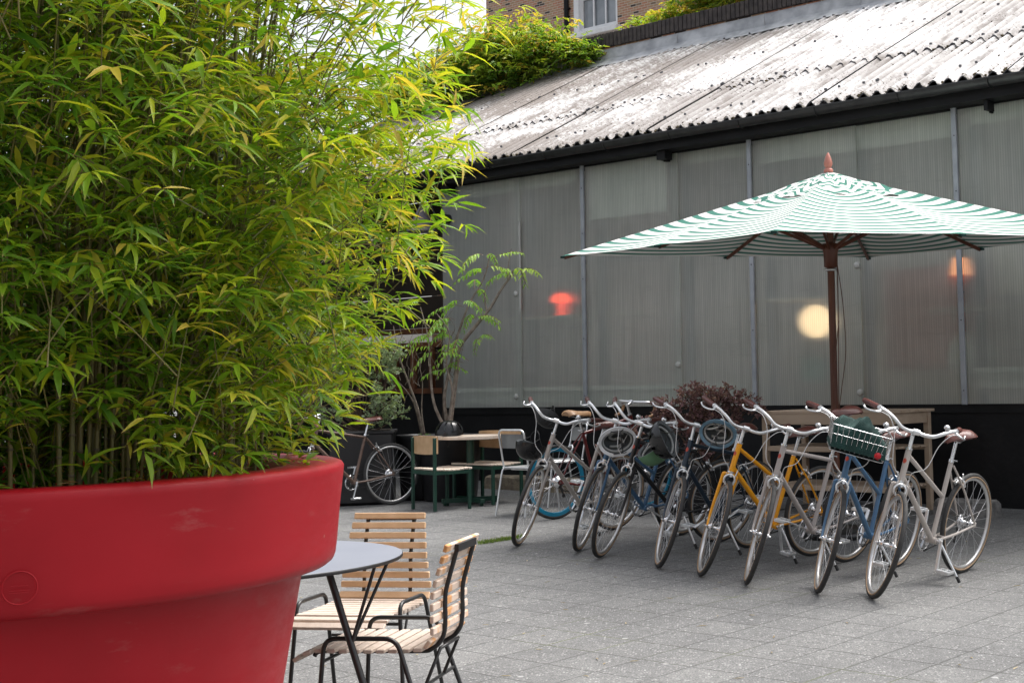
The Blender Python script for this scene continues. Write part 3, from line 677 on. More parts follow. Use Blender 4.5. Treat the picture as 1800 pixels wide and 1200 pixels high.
kerb(5.42, 6.5, -0.50, 0.15, M['stone'], 'rough grey kerb stone at the right edge right of all bicycles')

# ================================================================ BRICK HOUSE BEHIND
hs = thing('brick_house', 'stock brick house with white sash window rising behind the corrugated roof', 'house', tuple(wp(-23.35, 20, 0)), WA)
b = MB()
wx0, wx1, wz0, wz1 = 4.02, 5.78, 11.80, 14.3
H_ = 17
for (xa, xb, za, zb) in ((0, wx0, 0, H_), (wx1, 30, 0, H_), (wx0, wx1, 0, wz0), (wx0, wx1, wz1, H_)):
    b.box(((xa + xb) / 2, 0.25, (za + zb) / 2), (xb - xa, 0.5, zb - za))
b.box((0.25, 4.5, H_ / 2), (0.5, 8, H_))
b.build('wall', M['housebrick'], hs)
f = MB()
fw = 0.21
f.box((wx0 + fw / 2 - 0.005, 0.02, (wz0 + wz1) / 2), (fw, 0.16, wz1 - wz0)); f.box((wx1 - 0.03, 0.05, (wz0 + wz1) / 2), (0.06, 0.12, wz1 - wz0)); f.box(((wx0 + wx1) / 2, 0.05, wz1 - 0.05), (wx1 - wx0 - .02, 0.11, 0.1))
fr = f.build('window_frame', M['whitepaint'], hs)
f = MB(); gx0, gx1 = wx0 + fw, wx1 - 0.06
f.box(((gx0 + gx1) / 2, 0.09, wz0 + 0.22), (gx1 - gx0, 0.07, 0.14))
for k in range(4):
    x = gx0 + (gx1 - gx0) * k / 3; f.box((x + (0.02 if k == 0 else -0.02 if k == 3 else 0), 0.10, (wz0 + wz1) / 2), (0.045, 0.05, wz1 - wz0))
for z in (13.0, 13.55, 14.1): f.box(((gx0 + gx1) / 2, 0.105, z), (gx1 - gx0, 0.04, 0.045))
f.build('sash', M['whitepaint'], fr)
f = MB(); f.box(((gx0 + gx1) / 2, 0.16, (wz0 + wz1) / 2), (gx1 - gx0, 0.02, wz1 - wz0)); f.build('pane', M['glass'], fr)
f = MB(); f.box(((wx0 + wx1) / 2, -0.10, wz0 + 0.02), (wx1 - wx0 + 0.34, 0.34, 0.17), None, 0, 0.02); f.build('sill', M['whitepaint'], fr)
f = MB(); f.box((2.0, -0.06, 12.33), (0.75, 0.22, 0.14), None, 0, 0.02); f.box((2.0, 0.02, 12.1), (0.6, 0.1, 0.32), mi=1); f.build('sill', [M['whitepaint'], M['slate']], hs)
f = MB(); f.tube([(3.72, -0.08, 0.5), (3.72, -0.08, H_)], 0.075, 10)
for z in np.arange(2, 17, 1.8): f.box((3.72, -0.05, z), (0.22, 0.1, 0.05))
f.build('drainpipe', M['black'], hs)

# ================================================================ PLANTS
def branch(b, pts, r0, r1, n=6, mi=0):
    P = arc(pts, 4); k = len(P); b.tube(P, [r0 + (r1 - r0) * i / (k - 1) for i in range(k)], n, mi)

def vine(name, label, anchors, n, mt, spread, leafL, group, down=0.35, tintf=None, stems=True, cat='climbing plant'):
    t = thing(name, label, cat, anchors[0], 0, group)
    A = np.array(anchors); o0 = A[0]
    # leafy shoots grown from the anchors
    base = []; dr = []; nr = []; L = []; tn = []
    st = MB()
    for k in range(n):
        i = rng.integers(0, len(A)); a = A[i] + rng.normal(size=3) * spread * np.array([1, 1, 0.55])
        d = unit(1)[0]; d[2] = abs(d[2]) * 0.5 - down * rng.random(); d /= np.linalg.norm(d)
        Ls = 0.10 + 0.30 * rng.random(); m_ = 7
        tt = rng.random() * 0.55 + 0.25 * rng.random()
        if tintf: tt = tintf(a, tt)
        if rng.random() < 0.07: tt = 0.95
        pth = []
        for q in range(m_):
            f_ = q / (m_ - 1); p = a + d * Ls * f_ + np.array([0, 0, -0.25 * Ls * f_ * f_]); pth.append(p - o0)
            for sd_ in (-1, 1):
                s_ = np.cross(d, [0, 0, 1.0]) * sd_ + rng.normal(size=3) * 0.35 + d * 0.5
                base.append(p - o0); dr.append(s_); nr.append([rng.normal() * .4, rng.normal() * .4, 1]); L.append(leafL * (0.6 + 0.7 * rng.random())); tn.append(tt + rng.normal() * .08)
        if stems and k % 3 == 0: st.tube(pth, 0.003, 4, 0, False)
    if st.v: st.build('stem', M['darkbark'], t)
    L = np.array(L); leaves('foliage', mt, base, dr, nr, L, L * 0.42, np.array(tn), t)
    return t
def tint_dir(c=0.15): return lambda a, tt: tt + c
anch = [tuple(wp(s, o, z)) for s, o, z in ((-6.6, 3.5, 6.05), (-6.0, 3.4, 6.1), (-5.6, 3.5, 6.25), (-5.2, 3.4, 6.1), (-4.8, 3.5, 6.35), (-4.5, 3.3, 6.0), (-5.0, 3.3, 5.75), (-5.6, 3.2, 5.65), (-6.2, 3.1, 5.6), (-6.8, 3.2, 5.75), (-5.3, 3.6, 6.3), (-6.1, 3.5, 6.0), (-5.0, 3.4, 6.45), (-4.2, 3.45, 6.2), (-7.3, 3.4, 5.9), (-7.0, 3.3, 5.9))]
vine('climbing_plant', 'yellow-green creeper tumbling over the roof corner left of the house window', anch, 2300, M['ivy'], 0.33, 0.085, 'creepers over the party wall', tintf=lambda a, tt: tt + 0.16 + 0.35 * (a[2] - 6.05))
anch = [tuple(wp(s, 3.6, z)) for s, z in ((-4.2, 6.28), (-3.95, 6.22), (-3.7, 6.14), (-3.5, 6.08), (-3.4, 6.0), (-4.4, 6.3))]
vine('climbing_plant', 'low green creeper shoot spilling over the coping below the drainpipe', anch, 420, M['ivy'], 0.12, 0.075, 'creepers over the party wall', tintf=lambda a, tt: tt + 0.12)
anch = [tuple(wp(s, 4.3, z)) for s, z in ((-2.5, 6.35), (-2.1, 6.4), (-1.7, 6.55), (-1.3, 6.6), (-0.9, 6.65), (-0.5, 6.5), (-0.1, 6.5), (0.3, 6.5), (-1.5, 6.9), (-1.0, 7.0), (-0.5, 6.9), (0.0, 6.8), (0.7, 6.5), (1.2, 6.5), (-1.2, 7.3), (-0.3, 7.2), (0.3, 7.0))]
vine('climbing_plant', 'feathery yellow-green shrub growing behind the coping right of the house window', anch, 1500, M['ivy'], 0.20, 0.085, 'creepers over the party wall', down=-0.1, tintf=lambda a, tt: tt + 0.24)

# ---- bamboo in the red planter
PC = Vector((-1.658, 3.470, 0)); PG = gz(PC.x, PC.y)
pl = thing('planter', 'huge round red plastic planter in the left foreground holding bamboo', 'planter', (PC.x, PC.y, PG))
zo = 1.090 - PG
prof = [(0.0001, 0.02), (0.50, 0.02), (0.53, 0.0), (0.545, 0.02)]
for k in range(11):
    t_ = k / 10; prof.append((0.540 + 0.148 * t_, 0.05 + (zo - 0.26 - 0.05) * t_))
prof += [(0.693, zo - 0.256), (0.698, zo - 0.250), (0.735, zo - 0.250), (0.750, zo - 0.247), (0.760, zo - 0.239), (0.765, zo - 0.226), (0.768, zo - 0.20)]
prof += [(0.776, zo - 0.10), (0.784, zo - 0.025), (0.785, zo - 0.012), (0.780, zo - 0.004), (0.770, zo), (0.66, zo - 0.004), (0.648, zo - 0.010), (0.643, zo - 0.03), (0.635, zo - 0.14), (0.0001, zo - 0.14)]
prof = [(r_ * 1.035, z_) for r_, z_ in prof]; b = MB(); b.lathe(prof, 160); b.build('pot', M['redpot'], pl)
# round moulded maker's seal
dirb = Vector((58 - 1199.264, 0, 0)); ang = None
sd_ = Vector((-0.457, 1.0, 0)).normalized(); 
# point of the collar facing the camera under that bearing
o2 = Vector((0, 0)); 
def hit(u):
    d = Vector((u, 1)).normalized(); c = Vector((PC.x, PC.y)); bq = d.dot(c); cq = c.dot(c) - 0.803 ** 2
    return d * (bq - math.sqrt(bq * bq - cq))
hp = hit(-0.4605); nrm = (hp - Vector((PC.x, PC.y))).normalized(); az = math.atan2(nrm.y, nrm.x)
b = MB(); b.xf = Matrix.Translation((hp.x - PC.x, hp.y - PC.y, 0.905 - PG)) @ Matrix.Rotation(az, 4, 'Z')
b.tube([(0.0015, 0.031 * math.cos(a), 0.031 * math.sin(a)) for a in np.linspace(0, 2 * math.pi, 41)[:-1]], 0.0017, 6, closed=True)
for zz, ww in ((0.004, 0.030), (-0.005, 0.036), (-0.009, 0.034)): b.box((0.0005, 0, zz), (0.0014, ww, 0.0012))
b.build('maker_seal', M['redpot'], pl)
b = MB(); b.disc(0.64, zo - 0.09, 48); b.build('soil', M['soil'], pl)
for o in (pl,): pass

bm = thing('bamboo', 'dense clump of bamboo overflowing the red planter', 'bamboo', (PC.x, PC.y, 1.0))
def RZ(z):     # outline radius of the crown above the pot rim (z is height above the empty)
    h = z - 0.09
    if h < 0: return 0.62
    if h < 1.1: return 0.70 + 0.44 * (h / 1.1) ** 0.75
    if h < 1.5: return 1.14
    return 1.14 * math.sqrt(max(0, 1 - ((h - 1.5) / 1.1) ** 2))
culms = []
NC = 190; extra = MB()
for k in range(NC):
    a = random.uniform(0, 2 * math.pi); r = 0.60 * math.sqrt(random.random())
    if k % 2: a = random.uniform(-2.9, 0.2); r = random.uniform(0.40, 0.61)
    x, y = r * math.cos(a), r * math.sin(a); la = a + random.gauss(0, 0.6); ln = random.uniform(0.02, 0.42) * (0.5 + r)
    h = random.uniform(1.3, 2.4); top = Vector((x + math.cos(la) * ln, y + math.sin(la) * ln, h))
    pts = [Vector((x, y, -0.02)), Vector((x + (top.x - x) * .10 + random.gauss(0, .008), y + (top.y - y) * .10, h * .33)), Vector((x + (top.x - x) * .38, y + (top.y - y) * .38, h * .68)), top]
    P = arc(pts, 6); r0 = random.uniform(0.003, 0.0075); b = MB() if k < 96 else extra
    kk = len(P); b.tube(P, [r0 * (1 - 0.65 * i / (kk - 1)) for i in range(kk)], 6)
    for i in range(1, kk - 3, 1):
        q = P[i].lerp(P[i + 1], random.random()); b.tube([q - Vector((0, 0, .003)), q, q + Vector((0, 0, .003))], [r0 * .95, r0 * 1.35, r0 * .95], 6, 1, False)
    if k < 96: b.build('culm', [M['culm'], M['culmnode']], bm)
tag(extra.build('culm', [M['culm'], M['culmnode']], bm), kind='stuff')
base = []; dr = []; nr = []; L = []; Wd = []; tn = []; tw = MB()
def spray(p, d, n, tt, s=1.0):
    """a twig end with leaves fanning from it"""
    d = d / np.linalg.norm(d)
    side = np.cross(d, [0, 0, 1.0]); side /= np.linalg.norm(side) + 1e-9
    for q in range(n):
        f_ = (q / max(1, n - 1)) - 0.5
        ang_ = f_ * 2.2 + rng.normal() * 0.22
        v = d * math.cos(ang_) + side * math.sin(ang_) + np.array([0, 0, -0.55 + 0.75 * rng.random()]) + rng.normal(size=3) * 0.12
        nz = np.array([rng.normal() * .35, rng.normal() * .35, 1.0]) + d * 0.5
        base.append(p - d * 0.03 * abs(f_) * rng.random()); dr.append(v); nr.append(nz)
        l_ = s * (0.037 + 0.050 * rng.random()) * (1.1 - 0.5 * abs(f_)); L.append(l_); Wd.append(l_ * (0.125 + 0.07 * rng.random()))
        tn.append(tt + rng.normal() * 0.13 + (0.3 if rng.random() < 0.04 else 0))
NS = 27500
for k in range(NS):
    z = rng.random() ** 0.85 * 2.35 + 0.06
    rz = RZ(z)
    if rz < 0.1: continue
    thin_ = z > 0.98
    lowz = z < 0.42
    if lowz and rng.random() < 0.36 - z: continue
    a = rng.random() * 2 * math.pi
    if a < math.pi and a > 0.9 and rng.random() < 0.6: a = -a * rng.random()
    f_ = 1 - 0.75 * rng.random() ** 1.6
    r = rz * f_ * (1 + 0.07 * rng.normal())
    p = np.array([r * math.cos(a), r * math.sin(a), z])
    if thin_ and p[0] > 0.66 and rng.random() < 0.72: continue
    out = np.array([math.cos(a), math.sin(a), 0.15 + 0.35 * rng.random()]) + rng.normal(size=3) * 0.45
    # yellower leaves at right and top, with the light there painted into tint
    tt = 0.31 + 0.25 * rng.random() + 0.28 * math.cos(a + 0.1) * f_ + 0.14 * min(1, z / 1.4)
    n_ = int(rng.integers(3, 7))
    cl_ = math.sin(p[0] * 9 + p[2] * 7) * math.sin(p[1] * 8 - p[2] * 11 + 1)      # foliage grows in tufts with gaps between
    if f_ > .8 and cl_ < -0.25 and rng.random() < 0.7: continue
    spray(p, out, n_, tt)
    if k % 4 == 0:
        q0 = p - out / np.linalg.norm(out) * (0.10 + 0.12 * rng.random()) - np.array([0, 0, 0.05])
        tw.tube([q0, (q0 + p) / 2 + np.array([0, 0, 0.012]), p], [0.0018, 0.0014, 0.0009], 4, 0, False)
for k in range(26):     # long arching shoots that break the outline
    z = rng.uniform(0.45, 1.2); a = rng.uniform(-2.6, 1.0); rz = RZ(z)
    d = np.array([math.cos(a), math.sin(a), 0.35]); p0 = d * rz * 0.8; p0[2] = z
    pts = []
    for i in range(7):
        t_ = i / 6 * rng.uniform(0.9, 1.0); q = p0 + np.array([math.cos(a), math.sin(a), 0]) * 0.24 * t_ + np.array([0, 0, 0.14 * t_ - 0.26 * t_ * t_]); pts.append(q)
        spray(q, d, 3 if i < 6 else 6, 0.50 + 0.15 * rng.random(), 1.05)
    tw.tube(pts, 0.0017, 4, 0, False)
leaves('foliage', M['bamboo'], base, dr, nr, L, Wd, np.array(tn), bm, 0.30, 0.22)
tw.build('twig', M['culm'], bm)
print('bamboo leaves', len(base))

# ---- dark trees far behind the bamboo, and an unseen wall added at left to shade the planter
for k, (x, y, h, r, lb) in enumerate(((-5.9, 17.6, 5.2, 1.35, 'dark evergreen tree behind the bamboo, nearest to the shrubs'), (-8.2, 18.6, 6.2, 1.6, 'tall dark evergreen tree in the middle behind the bamboo'), (-10.6, 19.5, 6.6, 1.7, 'tallest dark evergreen tree behind the bamboo at the left edge'), (-7.0, 15.4, 3.4, 1.2, 'short dark evergreen tree low behind the bamboo canes'), (-9.4, 16.6, 4.0, 1.4, 'low broad evergreen tree at the left edge behind the canes'))):
    t = thing('evergreen_tree', lb, 'tree', (x, y, gz(x, y)), 0, 'dark trees behind the bamboo')
    b = MB(); b.tube(arc([(0, 0, 0), (0.06, 0.02, h * .4), (-0.04, 0, h * .92)], 4), [0.11 - 0.09 * i / 8 for i in range(9)], 8)
    n_ = 3600; ph = rng.random(n_) * 2 * math.pi; zz = rng.random(n_) ** 0.8; rad = r * (0.35 + 0.65 * np.sin(np.pi * np.clip(zz * 0.92 + 0.08, 0, 1)) ** 0.6) * (0.45 + 0.55 * rng.random(n_) ** 0.5) * (1 + 0.18 * np.sin(ph * 5 + zz * 17))
    for q in range(26):
        a = rng.random() * 6.28; z = h * (0.12 + .8 * rng.random()); e = r * .8; b.tube([(0, 0, z), (math.cos(a) * e * .5, math.sin(a) * e * .5, z + .12), (math.cos(a) * e, math.sin(a) * e, z + .2)], [0.025, 0.015, 0.006], 5, 0, False)
    b.build('trunk', M['darkbark'], t)
    P3 = np.stack([rad * np.cos(ph), rad * np.sin(ph), 0.15 + zz * (h - 0.15)], axis=1); LL = 0.16 + 0.12 * rng.random(n_)
    leaves('crown', M['darkleaf'], P3, unit(n_) + [0, 0, .3], unit(n_) + [0, 0, .6], LL, LL * 0.5, rng.random(n_) * 0.35, t)
t = thing('shade_wall', 'unseen brick wall added left of the yard to shade the red planter', 'wall', (-3.95, 1.7, gz(-3.95, 1.7)), R(90))
b = MB(); b.box((0, 0, 2.1), (11, 0.33, 4.4)); b.build('brickwork', M['housebrick'], t)
b = MB(); b.box((0, 0, 4.34), (11.06, 0.40, 0.08), None, 0, 0.01); b.build('coping', M['coping'], t)

# ---- pinnate leaved sumac in a black pot
def pot(name, label, c, r, h, mt, plantable=True, group=None, taper=0.82):
    t = thing(name, label, 'pot', c, 0, group)
    b = MB(); b.lathe([(0.0001, 0.0), (r * taper - .02, 0.0), (r * taper, 0.02), (r * 0.985, h - 0.06), (r, h - 0.055), (r + 0.006, h - 0.01), (r, h), (r - 0.03, h), (r - 0.035, h - 0.05), (0.0001, h - 0.05)], 40); b.build('body', mt, t)
    b = MB(); b.disc(r - 0.034, h - 0.035, 32); b.build('soil', M['soil'], t); return t
def pinnate(st, acc, p, d, Lr, tt, droop=0.5, ll=0.085):
    d = d / np.linalg.norm(d); n = 8; pth = []
    side = np.cross(d, [0, 0, 1.0]); side /= np.linalg.norm(side) + 1e-9
    for i in range(n + 1):
        f_ = i / n; q = p + d * Lr * f_ + np.array([0, 0, -droop * Lr * f_ * f_]); pth.append(q)
        if i < 2: continue
        tg = d + np.array([0, 0, -2 * droop * f_])
        for s_ in (-1, 1):
            acc[0].append(q); acc[1].append(side * s_ * 0.9 + tg * 0.55 + np.array([0, 0, -0.45]) + rng.normal(size=3) * .08); acc[2].append([rng.normal() * .2, rng.normal() * .2, 1.0])
            l_ = ll * (1.1 - 0.6 * abs(f_ - 0.45)) * (0.9 + .2 * rng.random()); acc[3].append(l_); acc[4].append(tt + rng.normal() * .08)
    st.tube(pth, 0.0028, 4, 0, False)
yS = 14.7
def S(x, z, dy=0): return Vector((x, yS + dy, z))
g0 = gz(-2.42, 14.75)
pot('plant_pot', 'large black tapered pot behind the green chair holding the leaning sumac', (-2.42, 14.78, g0), 0.33, 0.66, M['blackpot'], group='black plant pots')
sm = thing('sumac_tree', 'slender sumac with pinnate leaves leaning right over the cloudy sheets', 'tree', (-2.42, 14.75, g0 + 0.76))
O = Vector((-2.42, 14.75, g0 + 0.76)); b = MB()
def rel(P): return [p - O for p in P]
branch(b, rel([S(-2.41, .86), S(-2.37, 1.15), S(-2.33, 1.43), S(-2.30, 1.66), S(-2.12, 1.89), S(-1.98, 2.06), S(-1.87, 2.24), S(-1.78, 2.36), S(-1.74, 2.44)]), 0.030, 0.008)
branch(b, rel([S(-2.44, .86, .05), S(-2.47, 1.15, .05), S(-2.41, 1.45, .05), S(-2.33, 1.75, 0), S(-2.20, 2.1, 0), S(-2.05, 2.35), S(-1.98, 2.60)]), 0.022, 0.006)
branch(b, rel([S(-2.46, .86, -.05), S(-2.56, 1.10, -.05), S(-2.60, 1.40, 0), S(-2.62, 1.75, 0), S(-2.70, 2.08, 0)]), 0.020, 0.006)
branch(b, rel([S(-2.40, .86, -.08), S(-2.36, 1.2, -.1), S(-2.42, 1.5, -.1), S(-2.38, 1.8, -.15), S(-2.5, 2.0, -.2)]), 0.016, 0.005)
branch(b, rel([S(-2.02, 2.02), S(-2.04, 2.2), S(-1.98, 2.33)]), 0.010, 0.004); branch(b, rel([S(-1.80, 2.34), S(-1.79, 2.5), S(-1.76, 2.66)]), 0.007, 0.004)
for k in range(16):
    x = rng.uniform(-2.62, -2.30); z = rng.uniform(1.2, 1.8); branch(b, rel([S(x, z, rng.uniform(-.1, .1)), S(x + rng.uniform(-.08, .08), z + .1), S(x + rng.uniform(-.12, .12), z + rng.uniform(.15, .3))]), 0.005, 0.002, 4)
b.build('trunk', M['bark'], sm)
st = MB(); acc = [[], [], [], [], []]
tips = [(-1.98, 2.60, 5), (-2.04, 2.42, 6), (-2.08, 2.25, 4), (-1.80, 2.42, 3), (-1.72, 2.42, 4), (-2.25, 2.08, 7), (-2.15, 1.95, 5), (-2.35, 1.92, 6), (-2.40, 1.78, 6), (-2.30, 1.66, 6), (-2.50, 1.62, 6), (-2.46, 1.88, 4), (-2.10, 1.72, 3), (-2.60, 1.80, 3), (-2.72, 2.10, 4), (-2.42, 1.45, 3), (-2.2, 1.5, 2)]
for x, z, n_ in tips:
    for k in range(max(2, int(n_ * .62))):
        a = rng.random() * 2 * math.pi; d = np.array([math.cos(a), math.sin(a) * .7, 0.35 + .3 * rng.random()])
        if x < -2.25 and rng.random() < .6: d[0] = -abs(d[0])
        if x > -2.1 and z > 2.2 and rng.random() < .5: d[0] = -abs(d[0]) if x > -1.9 else d[0]
        pinnate(st, acc, np.array(S(x, z)) - np.array(O) + rng.normal(size=3) * .03, d, 0.26 + 0.12 * rng.random(), 0.35 + .4 * rng.random(), 0.3 + 0.8 * rng.random(), 0.06 + 0.04 * rng.random())
st.build('leaf_stalk', mat('leaf_stalk', (0.22, 0.12, 0.06), 0.7), sm)
lo_ = leaves('foliage', M['sumac'], acc[0], acc[1], acc[2], acc[3], np.array(acc[3]) * .28, np.array(acc[4]), sm)
# bare stems plant
pot('plant_pot', 'black pot left of the sumac with bare pale stems, hidden behind the green chair', (-2.74, 14.95, gz(-2.74, 14.95)), 0.26, 0.66, M['blackpot'], group='black plant pots')
bs = thing('bare_shrub', 'nearly leafless shrub with pale forking stems left of the sumac', 'shrub', (-2.70, 14.9, 0.72)); O2 = Vector((-2.70, 14.9, 0.72)); b = MB()
def T(x, z, dy=0): return Vector((x, 14.9 + dy, z)) - O2
branch(b, [T(-2.70, .70), T(-2.76, 1.0), T(-2.86, 1.3), T(-2.95, 1.55), T(-3.02, 1.9)], .020, .005)
branch(b, [T(-2.72, .70, .03), T(-2.80, 1.05, .03), T(-2.88, 1.22), T(-3.0, 1.35)], .013, .004)
branch(b, [T(-2.68, .70, -.03), T(-2.73, 1.0), T(-2.72, 1.3), T(-2.76, 1.52)], .010, .003)
branch(b, [T(-2.86, 1.3), T(-2.82, 1.55), T(-2.86, 1.75)], .008, .003)
branch(b, [T(-2.90, 1.42), T(-2.98, 1.62), T(-2.93, 1.8)], .007, .003)
for k in range(22):
    x = rng.uniform(-3.05, -2.72); z = rng.uniform(1.1, 1.75); branch(b, [T(x, z), T(x + rng.uniform(-.06, .06), z + .07), T(x + rng.uniform(-.09, .09), z + rng.uniform(.1, .2))], .004, .0015, 4)
b.build('trunk', M['bark'], bs)
bb_ = rng.normal(size=(160, 3)) * [0.06, 0.05, 0.02] + [-0.0, 0, -0.01]; leaves('foliage', M['sumac'], bb_, unit(160) + [0, 0, .6], unit(160), np.full(160, .06), np.full(160, .02), rng.random(160) * .5, bs)

def bush(name, label, O, blobs, n, mt, l_, wr, trunkmt, group=None, tintb=0.0, cat='shrub', up=0.4):
    t = thing(name, label, cat, O, 0, group); O = np.array(O); base = []; b = MB(); dirs = []
    for (x, y, z, r) in blobs:
        c = np.array([x, y, z]) - O
        branch(b, [(0, 0, 0), tuple(c * .5 + rng.normal(size=3) * .03), tuple(c)], 0.012, 0.004, 5)
        m_ = int(n * r ** 2 / sum(q[3] ** 2 for q in blobs)); nt_ = max(1, m_ // 14)
        for k in range(nt_):
            d = unit(1)[0]; d[2] = d[2] * .8 + .15; tip = c + d * r * (0.55 + 0.55 * rng.random()); st_ = c + d * r * .2
            b.tube([st_, (st_ + tip) / 2 + rng.normal(size=3) * .01, tip], [0.003, .002, .001], 4, 0, False)
            for q in range(14):
                f_ = 0.35 + 0.65 * q / 13; base.append(st_ + (tip - st_) * f_ + rng.normal(size=3) * .006); dirs.append(unit(1)[0] + d * .6 + [0, 0, up])
    b.build('stem', trunkmt, t); k = len(base); LL = l_ * (0.6 + 0.7 * rng.random(k))
    leaves('foliage', mt, base, dirs, unit(k) + [0, 0, .8], LL, LL * wr, 0.25 + 0.6 * rng.random(k) + tintb, t, 0.15)
    return t
c = (-3.30, 14.75, gz(-3.3, 14.75)); 
t = thing('planter_box', 'black square planter under the grey-green shrub behind the brown bicycle', 'planter', c, 0.15)
b = MB(); b.box((0, 0, 0.36), (0.62, 0.62, 0.70), None, 0, 0.015); b.box((0, 0, 0.715), (0.66, 0.66, 0.03), None, 0, 0.008); b.build('body', M['blackpot'], t)
b = MB(); b.box((0, 0, 0.72), (0.56, 0.56, 0.03)); b.build('soil', M['soil'], t)
bl = []
for k in range(26):
    x = rng.uniform(-4.1, -2.95); z = rng.uniform(0.95, 2.0); 
    if x > -3.15 and z > 1.7: continue
    bl.append((x, 14.7 + rng.uniform(-.25, .25), z, rng.uniform(.14, .24)))
bl += [(-2.92, 14.5, .98, .15), (-3.0, 14.5, 1.10, .16), (-3.1, 14.5, .95, .16), (-2.98, 14.6, 1.55, .13), (-3.0, 14.6, 1.4, .14)]
bush('evergreen_shrub', 'bushy grey-green shrub between the bamboo and the bare stems', (-3.30, 14.75, 0.8), bl, 9000, M['olive'], 0.036, 0.5, M['darkbark'])
# plum leaved shrubs
g1 = gz(0.15, 13.1)
pot('plant_pot', 'black pot under the plum coloured shrub behind the row of bicycles', (0.15, 13.1, g1), 0.27, 0.42, M['blackpot'], group='black plant pots')
bl = [(0.17, 12.95, 1.10, .16), (0.30, 12.95, 1.05, .16), (0.45, 12.95, 1.06, .14), (0.60, 12.95, 1.04, .11), (0.02, 12.95, 1.10, .15), (-0.14, 12.95, 1.0, .15), (-0.28, 12.95, .90, .12), (-0.38, 12.95, .92, .08), (0.2, 13, .95, .2), (0.40, 13, .92, .16), (0.0, 13, .85, .18), (-0.2, 13, .72, .16), (0.3, 13, .72, .16), (0.1, 12.95, .62, .16), (0.10, 12.95, 1.20, .07), (0.36, 12.95, 1.18, .08), (-0.22, 12.95, 1.02, .12), (0.66, 12.95, .98, .08)]
bush('plum_shrub', 'plum coloured shrub with tiny leaves behind the middle bicycles', (0.15, 13.1, g1 + .38), bl, 7500, M['redleaf'], 0.027, 0.62, M['darkbark'])
g2 = gz(-0.66, 13.3)
pot('plant_pot', 'pale grey pot standing on the ground behind the blue bicycle wheels', (-0.66, 13.3, g2), 0.20, 0.32, M['greypot'], group=None, taper=0.9)
bush('plum_shrub', 'small plum coloured shrub in the pale grey pot', (-0.66, 13.3, g2 + .28), [(-0.62, 13.25, .62, .14), (-0.5, 13.25, .75, .12), (-0.75, 13.25, .66, .12), (-0.45, 13.2, .58, .11)], 1500, M['redleaf'], 0.026, 0.6, M['darkbark'])
# grass in the joints
n_ = 700; gp = []
for k in range(n_):
    u_ = rng.random(); x = -1.62 + 0.30 * u_ + rng.normal() * .02; y = 11.3 + 0.30 * u_ + rng.normal() * .035
    gp.append((x, y, gz(x, y)))
gd = unit(n_) * .7 + [0, 0, 1.0]
o = leaves('grass', M['grass'], gp, gd, unit(n_), 0.02 + .025 * rng.random(n_), np.full(n_, .004), rng.random(n_), None); tag(o, 'strip of green grass growing in a paving joint left of the first bicycle', 'grass', kind='stuff')

# fallen bamboo leaves on the paving and on the pot rim
base_ = []
for k in range(150):
    a = rng.random() * 6.28; r = 0.9 + abs(rng.normal()) * 1.6; x, y = PC.x + r * math.cos(a), PC.y + r * math.sin(a) * 1.4 + 1.2; base_.append((x, y, gz(x, y) + 0.004))
for k in range(60):
    x, y = rng.uniform(-2, 3.5), rng.uniform(6, 11); base_.append((x, y, gz(x, y) + 0.004))
k = len(base_); dd_ = unit(k); dd_[:, 2] *= 0.04
o = leaves('fallen_leaves', M['litter'], base_, dd_, np.tile([0.05, 0.05, 1.0], (k, 1)), 0.03 + .03 * rng.random(k), 0.006 + .004 * rng.random(k), rng.random(k), None, -0.05); tag(o, 'dry fallen bamboo leaves scattered over the paving', 'fallen leaves', kind='stuff')
k = 26; aa = rng.uniform(-1.8, 1.2, k); rr_ = rng.uniform(0.67, 0.76, k)
base_ = np.stack([PC.x + rr_ * np.cos(aa), PC.y + rr_ * np.sin(aa), np.full(k, 1.0935)], axis=1); dd_ = unit(k); dd_[:, 2] *= 0.03
o = leaves('fallen_leaves', M['litter'], base_, dd_, np.tile([0.03, 0.03, 1.0], (k, 1)), 0.03 + .025 * rng.random(k), 0.006 + .003 * rng.random(k), rng.random(k), None, -0.05); tag(o, 'dry leaves lying on the rim of the red planter', 'fallen leaves', kind='stuff')

